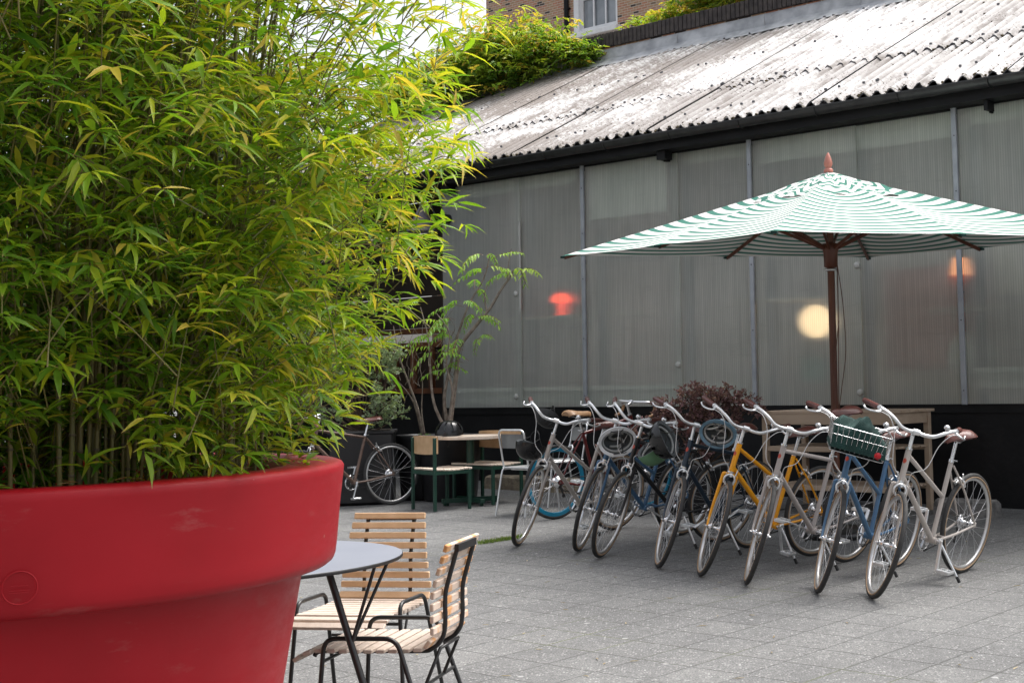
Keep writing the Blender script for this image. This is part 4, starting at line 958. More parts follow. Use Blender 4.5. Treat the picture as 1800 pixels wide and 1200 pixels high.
# ================================================================ UMBRELLA
US = 0.9024; UX, UY = 1.144, 11.10; UG = gz(UX, UY)
ub = thing('parasol', 'large square green and white striped parasol with terracotta finial', 'parasol', (UX, UY, UG), (R(2.3), 0, 0), None, US)
def U(z): return (CAM.z + (z - CAM.z) * US - UG) / US
RC, RM = 2.43, 1.70; A0 = R(165)
def can_pt(i8, r, z): a = A0 + i8 * math.pi / 4; return Vector((r * math.cos(a), r * math.sin(a), z))
zt, zh = U(3.04), U(2.385)
b = MB(); band = []
def panel(b, band, rc, rm, ztop, zhem, n, sag, seed=0, curve=0.0):
    rr = random.Random(seed)
    for i in range(8):
        ra, rb = (rc, rm) if i % 2 == 0 else (rm, rc)
        A = can_pt(i, ra, zhem); B = can_pt(i + 1, rb, zhem); Tp = Vector((0, 0, ztop)); vs = []; bd = []; ids = {}
        nmid = (can_pt(i if i % 2 else i + 1, 1, 0)).normalized()
        for u in range(n + 1):
            t = u / n
            for v in range(u + 1):
                s_ = v / u if u else 0.5
                p = Tp.lerp(A.lerp(B, s_), t)
                k = 4 * s_ * (1 - s_)
                p.z -= sag * k * math.sin(math.pi * min(1, t)) * 0.8 - 0.0
                p.z += curve * math.sin(math.pi * t)
                hem = max(0, (t - 0.75) / 0.25)
                p -= nmid * (sag * 1.6 * k * hem); 
                bdv = rm * (1 - t) + 0.035 * k * t * 2
                ids[(u, v)] = len(vs); vs.append(p); bd.append(bdv)
        fs = []
        for u in range(n):
            for v in range(u + 1):
                fs.append((ids[(u, v)], ids[(u + 1, v)], ids[(u + 1, v + 1)]))
                if v < u: fs.append((ids[(u, v)], ids[(u + 1, v + 1)], ids[(u, v + 1)]))
        b.add(vs, fs, 0, True); band += bd
panel(b, band, RC, RM, zt - 0.04, zh, 40, 0.055)
b.build('canopy', M['canvas'], ub, {'band': band})
b = MB(); band = []
panel(b, band, 0.80, 0.57, zt - 0.012, U(2.772), 30, 0.022, 3, 0.014)
rr = random.Random(5)
vv = []
for (x, y, z) in b.v:
    r_ = math.hypot(x, y); f_ = min(1, r_ / .6)
    k_ = 0.008 * f_ * (math.sin(x * 21 + y * 9) + math.sin(y * 27 - x * 8 + 1.7)); vv.append((x, y, z + k_ + (0.012 * math.sin(8 * math.atan2(y, x) + 1) * f_)))
b.v = vv; band = [bb2 + 0.024 * math.sin(22 * math.atan2(v[1], v[0]) + 9 * math.hypot(v[0], v[1])) + 0.010 * math.sin(v[0] * 40) for bb2, v in zip(band, b.v)]
b.build('vent_cap', M['canvas'], ub, {'band': band})
b = MB(); b.tube([(0, 0, 0), (0, 0, zt - 0.02)], 0.031, 16); b.build('pole', M['umbwood'], ub)
b = MB(); b.lathe([(0.0001, 0.155), (0.012, 0.14), (0.026, 0.105), (0.036, 0.07), (0.037, 0.05), (0.030, 0.028), (0.022, 0.018), (0.036, 0.010), (0.040, 0.0), (0.040, -0.02)], 20, (0, 0, zt + 0.0)); b.build('finial', M['finial'], ub)
b = MB(); b.lathe([(0.033, -0.16), (0.058, -0.15), (0.062, -0.03), (0.07, 0.0), (0.07, 0.05), (0.033, 0.055)], 16, (0, 0, U(2.36))); b.lathe([(0.034, -0.185), (0.060, -0.182), (0.060, -0.165), (0.034, -0.162)], 16, (0, 0, U(2.36)), 1); b.build('runner', [M['umbwood'], M['satin']], ub)
for i in range(8):
    r_ = RC if i % 2 == 0 else RM
    a = can_pt(i, 0.06, zt - 0.10); e = can_pt(i, r_ - 0.02, zh - 0.018); b = MB(); b.bar(a, e, 0.022, 0.030, bev=0.004)
    b.bar(can_pt(i, r_ - 0.03, zh - 0.012), can_pt(i, r_ + 0.01, zh - 0.012), 0.045, 0.02, mi=1)
    rb = b.build('rib', [M['umbwood'], M['greencloth']], ub)
    b = MB(); f_ = 0.44 if i % 2 else 0.34; e2 = a.lerp(e, f_); b.bar(can_pt(i, 0.06, U(2.37)), e2 - Vector((0, 0, .02)), 0.020, 0.028, bev=0.004); b.build('strut', M['umbwood'], rb)
b = MB(); b.tube(arc([(0.05, -0.03, U(2.22)), (0.045, -0.06, U(1.7)), (0.035, -0.05, U(1.25)), (0.03, -0.04, U(.95))], 5), 0.004, 6)
b.tube(arc([(0.052, -0.035, U(2.22)), (0.085, -0.07, U(1.9)), (0.10, -0.07, U(1.5)), (0.06, -0.07, U(1.2)), (0.03, -0.045, U(.98))], 5), 0.0035, 6)
b.tube(arc([(0.05, -0.05, U(1.75)), (0.0, -0.06, U(1.35)), (-0.03, -0.06, U(1.02))], 5), 0.0035, 6); b.build('cord', M['rope'], ub)
b = MB(); b.lathe([(0.0001, 0.0), (0.30, 0.0), (0.30, 0.05), (0.27, 0.07), (0.06, 0.075), (0.045, 0.09), (0.045, 0.32), (0.033, 0.33)], 32); b.build('base', M['blacksteel'], ub)

# ================================================================ HIGH WORK TABLE
tc_ = wg(3.71, -0.60); wt = thing('high_table', 'pale larch high table with slatted lower shelf behind the right-hand bicycles', 'table', tuple(tc_), WA)
zt_ = 0.98 - tc_.z; L_, D_ = 1.36, 0.66
b = MB()
for k in range(5): b.box((0, -D_ / 2 + 0.07 + k * 0.14, zt_ - 0.012), (L_ + 0.03, 0.136, 0.024), None, 0, 0.003)
b.build('tabletop', M['benchwood'], wt)
b = MB()
for sy in (-1, 1): b.box((0, sy * (D_ / 2 - 0.02), zt_ - 0.072), (L_ - 0.104, 0.03, 0.095), None, 0, 0.003)
for sx in (-1, 1): b.box((sx * (L_ / 2 - 0.025), 0, zt_ - 0.072), (0.03, D_ - 0.104, 0.095), None, 0, 0.003)
b.build('apron', M['benchwood'], wt)
for sx in (-1, 1):
    for sy in (-1, 1): b = MB(); b.box((sx * (L_ / 2 - 0.026), sy * (D_ / 2 - 0.026), (zt_ - 0.026) / 2), (0.052, 0.052, zt_ - 0.026), None, 0, 0.004); b.build('leg', M['benchwood'], wt)
for z in (0.545, 0.21):
    b = MB()
    for sy in (-1, 1): b.box((0, sy * (D_ / 2 - 0.026), z), (L_ - 0.105, 0.03, 0.045), None, 0, 0.003)
    n_ = 9 if z < .3 else 5
    for k in range(n_): b.box((0, -D_ / 2 + 0.085 + k * (D_ - 0.17) / (n_ - 1), z + 0.012), (L_ - 0.06, 0.035 if z < .3 else .09, 0.015), None, 0, 0.002)
    b.build('shelf', M['benchwood'], wt)

# ================================================================ NEAR TABLE AND SLATTED CHAIRS
tx, ty = -1.66, 5.20; tg = gz(tx, ty)
nt_ = thing('cafe_table', 'round grey-blue topped cafe table with black tube legs beside the red planter', 'table', (tx, ty, tg))
zt2 = 0.668 - tg; RT = 0.625
b = MB(); b.lathe([(RT - 0.003, zt2 - 0.013), (RT, zt2 - 0.011), (RT, zt2 - 0.002), (RT - 0.002, zt2)], 96, mi=1); b.disc(RT - 0.002, zt2, 96); b.lathe([(RT - .003, zt2 - 0.013), (0.0001, zt2 - 0.013)], 96, mi=1, smooth=False)
b.build('tabletop', [M['greytop'], M['blacksteel']], nt_)
for k in range(3):
    a = R(-14) + k * 2 * math.pi / 3; d = Vector((math.cos(a), math.sin(a), 0)); s_ = Vector((-d.y, d.x, 0))
    b = MB(); p0 = d * 0.40 + Vector((0, 0, zt2 - 0.016)); p1 = d * 0.66; b.tube([p0, p1], 0.0125, 12); b.lathe([(0.0001, 0), (0.018, 0), (0.018, 0.008), (0.012, 0.02)], 12, tuple(p1))
    j = p0.lerp(p1, 0.36)
    for sg in (-1, 1): b.tube([j, d * 0.585 + s_ * (0.05 + 0.05 * sg) + Vector((0, 0, zt2 - 0.014))], 0.006, 8)
    b.build('leg', M['blacksteel'], nt_)
b = MB(); b.lathe([(0.36, zt2 - 0.024), (0.46, zt2 - 0.024), (0.46, zt2 - 0.014), (0.36, zt2 - 0.014), (0.36, zt2 - 0.024)], 48); b.build('top_plate', M['blacksteel'], nt_)

def slat_chair(label, c, head, wood, seatw, wd=0.40, back_taper=0.3, group='slatted cafe chairs round the grey table'):
    """x forward, seat height 0.44"""
    t = thing('slatted_chair', label, 'chair', c, head, group)
    hw = wd / 2
    def slat(x, z, pitch, w_=wd, dz=0.0, th=0.015, ht=0.032, m_=None): 
        b = MB(); b.box((x, 0, z), (ht, w_, th), (0, pitch, 0), 0, 0.003); b.build('slat', m_ or wood, t)
    # seat slats, front ones rolling over
    for k in range(9): slat(-0.17 + k * 0.0455, 0.437 + 0.006 * ((k - 4) / 4) ** 2 * (1 if k < 4 else 0.3), 0.0, m_=seatw)
    slat(0.238, 0.430, 0.30, m_=seatw); slat(0.275, 0.411, 0.62, m_=seatw)
    slat(-0.206, 0.462, 0.95)
    # back slats
    bp = [Vector((x_, 0, z_)) for x_, z_ in ((-0.224, 0.506), (-0.223, 0.547), (-0.222, 0.588), (-0.224, 0.629), (-0.233, 0.670), (-0.245, 0.711), (-0.258, 0.752), (-0.271, 0.792))]
    for k, p in enumerate(bp):
        q = bp[min(k + 1, 7)] - bp[max(k - 1, 0)]; slat(p.x, p.z, math.atan2(q.x, q.z) + math.pi / 2, wd - 0.012 * k * back_taper, ht=0.0265)
    f = 0.106
    b = MB(); ups = []
    for sy in (-1, 1):
        P = [(0.25, sy * f, 0.402), (0.20, sy * f, 0.421), (-0.13, sy * f, 0.421), (-0.19, sy * f, 0.430), (-0.228, sy * f, 0.465), (-0.240, sy * f, 0.52), (-0.240, sy * f, 0.585), (-0.243, sy * f, 0.63), (-0.256, sy * f, 0.68), (-0.287, sy * f, 0.785)]
        b.tube(arc(P, 4), 0.0085, 8)
    b.bar((-0.287, -f - .008, 0.785), (-0.287, f + .008, 0.785), 0.014, 0.026)
    b.build('back_frame', M['blacksteel'], t)
    for sy in (-1, 1):
        y = sy * (hw + 0.016)
        b = MB(); b.tube(fillet([(0.195, y + sy * .03, 0.0), (0.165, y, 0.485), (-0.10, y, 0.485), (-0.27, y + sy * .03, 0.0)], 0.045, 6), 0.0085, 10)
        for x in (0.195, -0.27): b.lathe([(0.0001, -0.001), (0.012, -0.001), (0.012, 0.012)], 10, (x, y + sy * .03, 0))
        b.build('leg_frame', M['blacksteel'], t)
    for x, z in ((0.17, 0.405), (-0.165, 0.300)): b = MB(); b.tube([(x, -hw - .016, z), (x, hw + .016, z)], 0.0065, 8); b.build('cross_rail', M['blacksteel'], t)
    b = MB(); b.tube([(-0.165, -f, 0.30), (-0.222, -f - .002, 0.432), (-0.222, f + .002, 0.432), (-0.165, f, 0.30)], 0.0065, 8); b.build('back_brace', M['blacksteel'], t)
    return t
def G(x, y): return (x, y, gz(x, y))
slat_chair('oiled beech slat chair facing the camera behind the grey cafe table', G(-1.35, 6.05), R(-101), M['beech'], M['palebeech'], 0.41, 1.0)
slat_chair('sun-bleached slat chair seen from behind at the right of the grey cafe table', G(-1.10, 5.36), R(172), M['wornbeech'], M['palebeech'], 0.42)

# ================================================================ GREEN CHAIRS, ROUND TABLE, METAL CHAIRS
def green_chair(label, c, head, wd, sc_=0.88):
    t = thing('wooden_seat_chair', label, 'chair', c, head, 'green metal framed chairs at the round table', sc_)
    h = wd / 2
    for sy in (-1, 1):
        b = MB(); b.box((-0.22, sy * h, 0.39), (0.032, 0.032, 0.78), None, 0, 0.003); b.build('leg', M['greensteel'], t)
        b = MB(); b.box((0.20, sy * h, 0.215), (0.032, 0.032, 0.43), None, 0, 0.003); b.build('leg', M['greensteel'], t)
    b = MB()
    for sy in (-1, 1): b.box((-0.01, sy * h, 0.405), (0.388, 0.028, 0.036))
    for x in (-0.22, 0.20): b.box((x, 0, 0.405), (0.028, wd - .032, 0.036))
    b.build('seat_frame', M['greensteel'], t)
    b = MB(); n_ = 9
    for k in range(n_): 
        x = -0.19 + 0.40 * k / (n_ - 1); b.box((x, 0, 0.435 + 0.006 * math.cos(k * .8)), (0.0475, wd + 0.02, 0.020), None, 0, 0.004)
    b.build('seat', M['whitewood'], t)
    b = MB(); vs = []; n_ = 12
    for i in range(n_ + 1):
        y = -h - 0.02 + (wd + 0.04) * i / n_; q = (i / n_ - 0.5) * 2; x = -0.222 + 0.018 - 0.022 * (1 - q * q) * -1 * -1
        for (dx, z) in ((0.008, 0.60 + 0.012 * abs(q) ** 3), (0.008, 0.80 - 0.008 * abs(q) ** 4), (0.028, 0.80 - 0.008 * abs(q) ** 4), (0.028, 0.60 + 0.012 * abs(q) ** 3)): vs.append((x + dx - 0.012, y, z))
    fs = [(i * 4 + k, (i + 1) * 4 + k, (i + 1) * 4 + (k + 1) % 4, i * 4 + (k + 1) % 4) for i in range(n_) for k in range(4)] + [(3, 2, 1, 0), tuple(n_ * 4 + k for k in range(4))]
    b.add(vs, fs); b.build('backrest', M['chairwood'], t)
    return t
green_chair('green framed chair with orange-toned wooden back, nearest to the brown bicycle', G(-2.36, 13.92), R(38), 0.50)
green_chair('wide green framed chair with two-board wooden back behind the round table', G(-1.99, 14.38), R(-131), 0.66)
rt = thing('round_table', 'small round whitewashed slat table on a green pedestal with the black helmet on it', 'table', G(-2.14, 14.29), 0.2)
b = MB(); RT2 = 0.345; zt3 = 0.775 - gz(-2.14, 14.29)
n_ = 9
for k in range(n_):
    y = -RT2 + RT2 * 2 * (k + .5) / n_; hw = (RT2 * 2 / n_ - 0.005) / 2; vs = []
    for yy in (y - hw, y + hw): 
        xx = math.sqrt(max(0.0004, RT2 ** 2 - yy * yy)); vs += [(-xx, yy), (xx, yy)]
    mid_ = math.sqrt(max(0, RT2 ** 2 - y * y)); ring = [(-vs[1][0], y - hw), (vs[1][0], y - hw), (mid_, y), (vs[3][0], y + hw), (-vs[3][0], y + hw), (-mid_, y)]
    v3 = [(p[0], p[1], zt3) for p in ring] + [(p[0], p[1], zt3 - 0.028) for p in ring]
    b.add(v3, [tuple(range(6)), tuple(range(11, 5, -1))] + [(i, 6 + i, 6 + (i + 1) % 6, (i + 1) % 6) for i in range(6)])
b.build('tabletop', M['whitewood'], rt)
b = MB(); b.tube([(0, 0, 0.03), (0, 0, zt3 - .03)], 0.038, 16); b.build('pedestal', M['greensteel'], rt)
b = MB()
for a in (0.35, 0.35 + math.pi / 2): b.bar((-0.30 * math.cos(a), -0.30 * math.sin(a), 0.045), (0.30 * math.cos(a), 0.30 * math.sin(a), 0.045), 0.05, 0.045 if a < 1 else 0.041, bev=0.004)
for k in range(4): a = 0.35 + k * math.pi / 2; b.lathe([(0.0001, 0), (0.018, 0), (0.018, 0.024)], 10, (0.27 * math.cos(a), 0.27 * math.sin(a), 0))
b.build('foot', M['greensteel'], rt)
b = MB(); b.box((0, 0, zt3 - .036), (0.4, 0.05, 0.016)); b.box((0, 0, zt3 - .036), (0.05, 0.4, 0.0145)); b.build('top_bracket', M['greensteel'], rt)

def metal_chair(label, c, head, sc_=0.92):
    t = thing('metal_chair', label, 'chair', c, head, 'grey tube metal chairs', sc_)
    b = MB()
    for sy in (-1, 1):
        b.tube(fillet([(-0.26, sy * .20, 0), (-0.19, sy * .185, 0.40), (-0.17, sy * .185, 0.455), (0.18, sy * .185, 0.455), (0.24, sy * .20, 0.0)], 0.05, 6), 0.010, 10)
    b.tube([(-0.05, -.185, .445), (-0.05, .185, .445)], 0.008, 8)
    b.build('leg_frame', M['satin'], t)
    b = MB(); b.tube(fillet([(-0.17, .17, 0.47), (-0.24, .175, 0.84), (-0.24, -.175, 0.84), (-0.17, -.17, 0.47)], 0.06, 7), 0.010, 10); b.build('back_frame', M['satin'], t)
    b = MB(); b.box((0.0, 0, 0.470), (0.37, 0.36, 0.012), None, 0, 0.005); b.build('seat', M['satin'], t)
    b = MB(); vs = []
    for i in range(9):
        y = -.155 + .31 * i / 8; x = -0.226 - 0.012 * (1 - ((i - 4) / 4) ** 2); vs += [(x + .022, y, 0.66), (x, y, 0.80)]
    b.add(vs, [(i * 2, i * 2 + 2, i * 2 + 3, i * 2 + 1) for i in range(8)], 0, True); b.add([(v[0] + .006, v[1], v[2]) for v in vs], [(i * 2 + 1, i * 2 + 3, i * 2 + 2, i * 2) for i in range(8)], 0, True)
    b.build('backrest', M['greypot'], t); return t
metal_chair('grey tube metal chair between the round table and the first bicycle', G(-1.45, 13.22), R(52))
metal_chair('grey tube metal chair half hidden behind the blue rimmed bicycle', G(-1.22, 13.95), R(-150))

# ================================================================ BICYCLES
def ring_pts(c, r, n): return [(c[0] + r * math.cos(2 * math.pi * k / n), c[1], c[2] + r * math.sin(2 * math.pi * k / n)) for k in range(n)]
def wheel(parent, c, Rr, xf, rim, fork_side=1, sprocket=False, gum=True, nsp=26, deep=0.0, name='wheel'):
    def nb(): b = MB(); b.xf = xf; return b
    b = nb(); b.lathe([(0.016, -0.05), (0.016, -0.036), (0.030, -0.034), (0.030, -0.028), (0.013, -0.024), (0.013, 0.024), (0.030, 0.028), (0.030, 0.034), (0.016, 0.036), (0.016, 0.05)], 14, c, axis='y')
    b.tube([(c[0], -0.068, c[2]), (c[0], 0.068, c[2])], 0.006, 8)
    if sprocket:
        for k, rr in enumerate((0.052, 0.046, 0.040, 0.034, 0.030)): b.lathe([(rr * .5, -0.038 - .004 * k), (rr, -0.038 - .004 * k), (rr, -0.036 - .004 * k), (rr * .5, -0.036 - .004 * k)], 20, c, axis='y')
    hub = b.build(name, M['chrome'], parent)
    b = nb(); P = ring_pts(c, Rr - 0.0145, 56); b.tube(P, 0.0150, 10, 0, closed=True)
    if gum:
        for sy in (-1, 1): b.tube([(p[0] * 1.0, p[1] + sy * 0.0118, p[2]) for p in ring_pts(c, Rr - 0.0235, 56)], 0.0050, 6, 1, closed=True)
    b.build('tyre', [M['tyre'], M['tan']], hub)
    ri, ro = Rr - 0.046 - deep, Rr - 0.024
    b = nb(); b.lathe([(ro, -0.0105), (ri + 0.006, -0.0095), (ri, -0.006), (ri - .001, 0), (ri, 0.006), (ri + 0.006, 0.0095), (ro, 0.0105), (ro - .006, 0.008), (ro - .006, -0.008), (ro, -0.0105)], 56, c, axis='y'); b.build('rim', rim, hub)
    b = nb()
    for k in range(nsp):
        sy = 1 if k % 2 else -1; a = 2 * math.pi * k / nsp; h0 = a + (0.9 if (k // 2) % 2 else -0.9)
        p = (c[0] + 0.026 * math.cos(h0), sy * 0.030, c[2] + 0.026 * math.sin(h0)); q = (c[0] + ri * math.cos(a), sy * 0.002, c[2] + ri * math.sin(a))
        b.tube([p, q], 0.00125, 3, 0, False)
    b.build('spokes', M['spoke'], hub)
    return hub

def bicycle(name, label, rear, front, steer, lean, color, kind='step', bars='swept', saddle_m='leather', rim='silverim', forkc=None, group='bicycles parked in a row beside the parasol',
            wr=0.318, crank_a=-70, base=None, blue=False, seat_dz=0.0, gum=True, kick=True, sc_=1.0, basket=False, bell=True, front_rim=None):
    ra = Vector((rear[0], rear[1], gz(*rear))); fa = Vector((front[0], front[1], gz(*front))); d = fa - ra; head = math.atan2(d.y, d.x); pitch = -math.atan2(d.z, math.hypot(d.x, d.y))
    t = thing(name, label, 'bicycle', tuple(ra), (0, 0, 0), group, sc_)
    t.rotation_euler = (-lean, pitch, head)
    c = M[color]; fc = M[forkc or color]
    WB = 1.02
    BB = Vector((0.425, 0, 0.262)); st_d = Vector((-math.cos(R(72.5)), 0, math.sin(R(72.5))))
    sax = Vector((-math.cos(R(72)), 0, math.sin(R(72)))); ax0 = Vector((WB, 0, wr)) - Vector((sax.z, 0, -sax.x)) * 0.045
    hb, ht_ = ax0 + sax * 0.375, ax0 + sax * (0.375 + 0.20)
    stt = BB + st_d * 0.50
    rearH = Vector((0, 0, wr))
    rot = Matrix.Translation(ax0) @ Matrix.Rotation(steer, 4, sax) @ Matrix.Translation(-ax0)
    # frame
    b = MB()
    b.tube([hb, ht_], 0.0185, 14); b.tube([BB, stt], 0.0150, 12); b.tube([hb + sax * 0.035, BB], 0.0170, 12)
    if kind == 'step': b.tube([ht_ - sax * 0.035, BB + st_d * 0.27], 0.0135, 12)
    else: b.tube([ht_ - sax * 0.035, stt - st_d * 0.025], 0.0140, 12)
    b.tube([BB - Vector((0, .036, 0)), BB + Vector((0, .036, 0))], 0.021, 14)
    for sy in (-1, 1):
        b.tube(arc([BB + Vector((-0.02, sy * .022, 0)), BB.lerp(rearH, .5) + Vector((0, sy * .040, -0.01)), rearH + Vector((0.0, sy * .060, 0))], 4), [0.0095] * 5 + [0.008] * 3 + [0.007], 8)
        b.tube(arc([stt + Vector((-0.004, sy * .015, -0.03)), stt.lerp(rearH, .45) + Vector((0, sy * .040, 0)), rearH + Vector((0, sy * .060, 0.0))], 4), 0.0068, 8)
        b.box(rearH + Vector((0.006, sy * .060, 0)), (0.035, 0.005, 0.030))
    b.tube([stt.lerp(rearH, .34) + Vector((0, -.036, 0)), stt.lerp(rearH, .34) + Vector((0, .036, 0))], 0.006, 8)
    b.tube([BB.lerp(rearH, .25) + Vector((0, -.030, -.003)), BB.lerp(rearH, .25) + Vector((0, .030, -.003))], 0.006, 8)
    fr = b.build('frame', c, t)
    b = MB(); 
    for q in (0.0, 0.2): b = MB(); b.tube([ax0 + sax * (0.375 + q) - sax * .006, ax0 + sax * (0.375 + q) + sax * .006], 0.0215, 14); b.build('headset_cup', M['chrome'], fr)
    b = MB()
    b.tube([stt - st_d * .012, stt + st_d * .008], 0.0185, 12); b.tube([stt + Vector((-.02, -.012, 0)), stt + Vector((-.02, .03, 0))], 0.005, 6); b.build('seat_clamp', M['chrome'], fr)
    b = MB(); bc = ax0 + sax * (0.375 + .125) + Vector((sax.z, 0, -sax.x)) * 0.0175
    nv = Vector((sax.z, 0, -sax.x)); b.xf = Matrix.Translation(bc) @ Matrix((Vector((0, 1, 0)), sax, nv)).transposed().to_4x4()
    b.add([(0.012 * math.cos(2 * math.pi * k / 12), 0.016 * math.sin(2 * math.pi * k / 12), 0.0018 - 0.004 * abs(math.cos(2 * math.pi * k / 12))) for k in range(12)] + [(0, 0, 0.0022)], [(k, (k + 1) % 12, 12) for k in range(12)], 0, True); b.build('head_badge', M['badge'], fr)
    # fork, front wheel, bars: all turned about the steering axis
    b = MB(); b.xf = rot
    cr = ax0 + sax * 0.350
    b.tube([cr + Vector((0, -.047, 0)), cr + Vector((0, -.044, .006)), cr + Vector((0, 0, .012)), cr + Vector((0, .044, .006)), cr + Vector((0, .047, 0))], 0.0115, 10)
    for sy in (-1, 1):
        P = arc([cr + Vector((0, sy * .045, 0)), ax0 + sax * .18 + Vector((0, sy * .048, 0)), ax0 + sax * .07 + Vector((.006, sy * .050, 0)), Vector((WB, sy * .052, wr))], 4)
        b.tube(P, [0.0120 - 0.0052 * i / (len(P) - 1) for i in range(len(P))], 10)
    b.tube([cr, hb], 0.0125, 8)
    fk = b.build('fork', fc, t)
    b = MB(); b.xf = rot
    nf = Vector((sax.z, 0, -sax.x))
    def caliper(b, p, nvec, sax_):
        b.tube(arc([p + nvec * .028 - sax_ * .052 + Vector((0, -.030, 0)), p + nvec * .03 - sax_ * .015 + Vector((0, -.034, 0)), p + nvec * .03 + sax_ * .012, p + nvec * .03 - sax_ * .015 + Vector((0, .034, 0)), p + nvec * .028 - sax_ * .052 + Vector((0, .030, 0))], 4), 0.0065, 8)
        b.tube([p + nvec * .03 + Vector((0, .030, 0)), p + nvec * .035 + sax_ * .045 + Vector((0, .036, 0))], 0.005, 6)
        for sy in (-1, 1): b.box(p + nvec * .028 - sax_ * .052 + Vector((0, sy * .022, 0)), (0.045, 0.010, 0.012))
        b.tube([p - nvec * .01, p + nvec * .045], 0.008, 8)
    caliper(b, cr, nf, sax); b.build('brake_caliper', M['satin'], fk)
    b = MB(); q_ = stt.lerp(rearH, .34); rs = (stt - rearH).normalized(); caliper(b, q_ + Vector((0, 0, 0)), Vector((-rs.z, 0, rs.x)), rs); b.build('brake_caliper', M['satin'], fr)
    wheel(t, (WB, 0, wr), wr, rot, M[front_rim or rim], gum=gum, deep=0.0, name='front_wheel'); wheel(t, (0, 0, wr), wr, None, M[rim], sprocket=True, gum=gum, deep=0.012 if blue else 0, name='rear_wheel')
    # handlebar
    hz = ax0 + sax * (0.375 + 0.20 + 0.085); cen = hz + nf * 0.055 + Vector((0, 0, 0.015))
    if bars == 'swept': pl_ = [(0, 0, 0), (0.012, .05, -0.002), (0.030, .10, 0.010), (0.028, .15, 0.042), (-0.010, .20, 0.062), (-0.060, .245, 0.066), (-0.215, .300, 0.052)]
    else: pl_ = [(0, 0, 0), (0, .08, 0), (0.01, .17, 0), (0.06, .20, -0.01), (0.09, .205, -0.05), (0.06, .21, -0.11), (0.0, .215, -0.13)]
    b = MB(); b.xf = rot
    b.tube([ax0 + sax * (0.375 + .20), hz + sax * 0.012], 0.0115, 12); b.tube([hz, cen], 0.0105, 10); b.lathe([(0.017, -0.02), (0.018, 0), (0.017, 0.02)], 12, cen, axis='y'); b.build('stem', M['satin'], t)
    left = [cen + Vector(p) for p in pl_]; right = [cen + Vector((p[0], -p[1], p[2])) for p in pl_]
    full = arc(right[::-1] + left[1:], 5)
    b = MB(); b.xf = rot; b.tube(full, 0.0112, 10); hbm = b.build('handlebar', M['satin'], t)
    if bars == 'swept':
        for sd in (1, -1):
            sdp = [cen + Vector((p[0], p[1] * sd, p[2])) for p in pl_]; A = sdp[-2]; B = sdp[-1]; dd = (B - A).normalized()
            b = MB(); b.xf = rot; b.tube([A.lerp(B, .02), A.lerp(B, .10), A.lerp(B, .9), B + dd * .012], [0.0165, 0.0175, 0.0175, 0.015], 12); b.build('grip', M[saddle_m if saddle_m != 'oldleather' else 'leather'], hbm)
            b = MB(); b.xf = rot; C0 = sdp[-3].lerp(A, .80); 
            b.tube([C0 - dd * .012, C0 + dd * .012], 0.0165, 10)
            b.tube(arc([C0 + Vector((.0, 0, -.006)), C0 + Vector((.040, sd * .006, -.012)), C0 + Vector((.052, sd * .030, -.018)), C0 + Vector((.0, sd * .062, -.030)), C0 + Vector((-.055, sd * .075, -.034)), C0 + Vector((-.075, sd * .082, -.026))], 4), [0.009, 0.0095, 0.009, 0.0085, 0.008, 0.0075, 0.007, 0.0068, 0.0065] + [0.0062] * 11 + [0.007], 8)
            b.build('brake_lever', M['satin'], hbm)
            b = MB(); b.xf = rot; 
            e = (cr + nf * .035 + sax * .045 + Vector((0, .036, 0))) if sd > 0 else (hb + nf * .02 + Vector((0, -.03, -.02)))
            b.tube(arc([C0 + Vector((.045, sd * .0, -.012)), C0 + Vector((.10, -sd * .05, -.02)), C0 + Vector((.115, -sd * .10, -.10)), e.lerp(C0, .32) + Vector((.075, 0, 0)), e + Vector((.02, 0, .05)), e], 5), 0.0026, 6, 0, False); b.build('cable', M['cable'], hbm)
        if bell:
            b = MB(); b.xf = rot; q = cen + Vector((0.0, .165, 0.065)); b.lathe([(0.0001, 0.030), (0.012, 0.028), (0.019, 0.020), (0.021, 0.008), (0.019, 0.006), (0.012, 0.0)], 14, q); b.tube([q, q - Vector((0, 0, .02))], 0.006, 8); b.build('bell', M['chrome'], hbm)
    else:
        b = MB(); b.xf = rot; b.tube(full[:12], 0.0145, 10); b.tube(full[-12:], 0.0145, 10); b.build('bar_tape', M['oldleather'], hbm)
    # seat post + saddle
    sp1 = stt + st_d * (0.12 + seat_dz); b = MB(); b.tube([stt, sp1], 0.0125, 12); b.tube([sp1 + Vector((-.02, -.02, .0)), sp1 + Vector((-.02, .02, .0))], 0.010, 8)
    for sy in (-1, 1): b.tube(arc([sp1 + Vector((-.12, sy * .035, .038)), sp1 + Vector((-.05, sy * .022, .008)), sp1 + Vector((.03, sy * .022, .008)), sp1 + Vector((.115, sy * .008, .034))], 4), 0.0035, 6)
    b.build('seat_post', M['chrome'], t)
    sd_m = M[saddle_m]; b = MB(); so = sp1 + Vector((-0.015, 0, 0.052)); prof = [(-.130, .052, .000), (-.118, .076, .010), (-.085, .084, .014), (-.045, .070, .008), (.0, .044, .002), (.05, .029, -.002), (.105, .022, -.004), (.135, .017, -.010), (.143, .007, -.018)]
    vs = []; K = 13
    for (x, w_, z) in prof:
        for j in range(K):
            a = math.pi * j / (K - 1); y = -w_ * math.cos(a); dz = -0.034 * (abs(math.cos(a)) ** 2.6) * (1 if abs(x) < .12 else 1.0)
            vs.append(so + Vector((x, y, z + 0.006 + dz)))
    fs = [(i * K + j, (i + 1) * K + j, (i + 1) * K + j + 1, i * K + j + 1) for i in range(len(prof) - 1) for j in range(K - 1)]
    b.add(vs, fs, 0, True); b.add(vs[:K], [tuple(range(K))]); b.add(vs[-K:], [tuple(range(K))[::-1]])
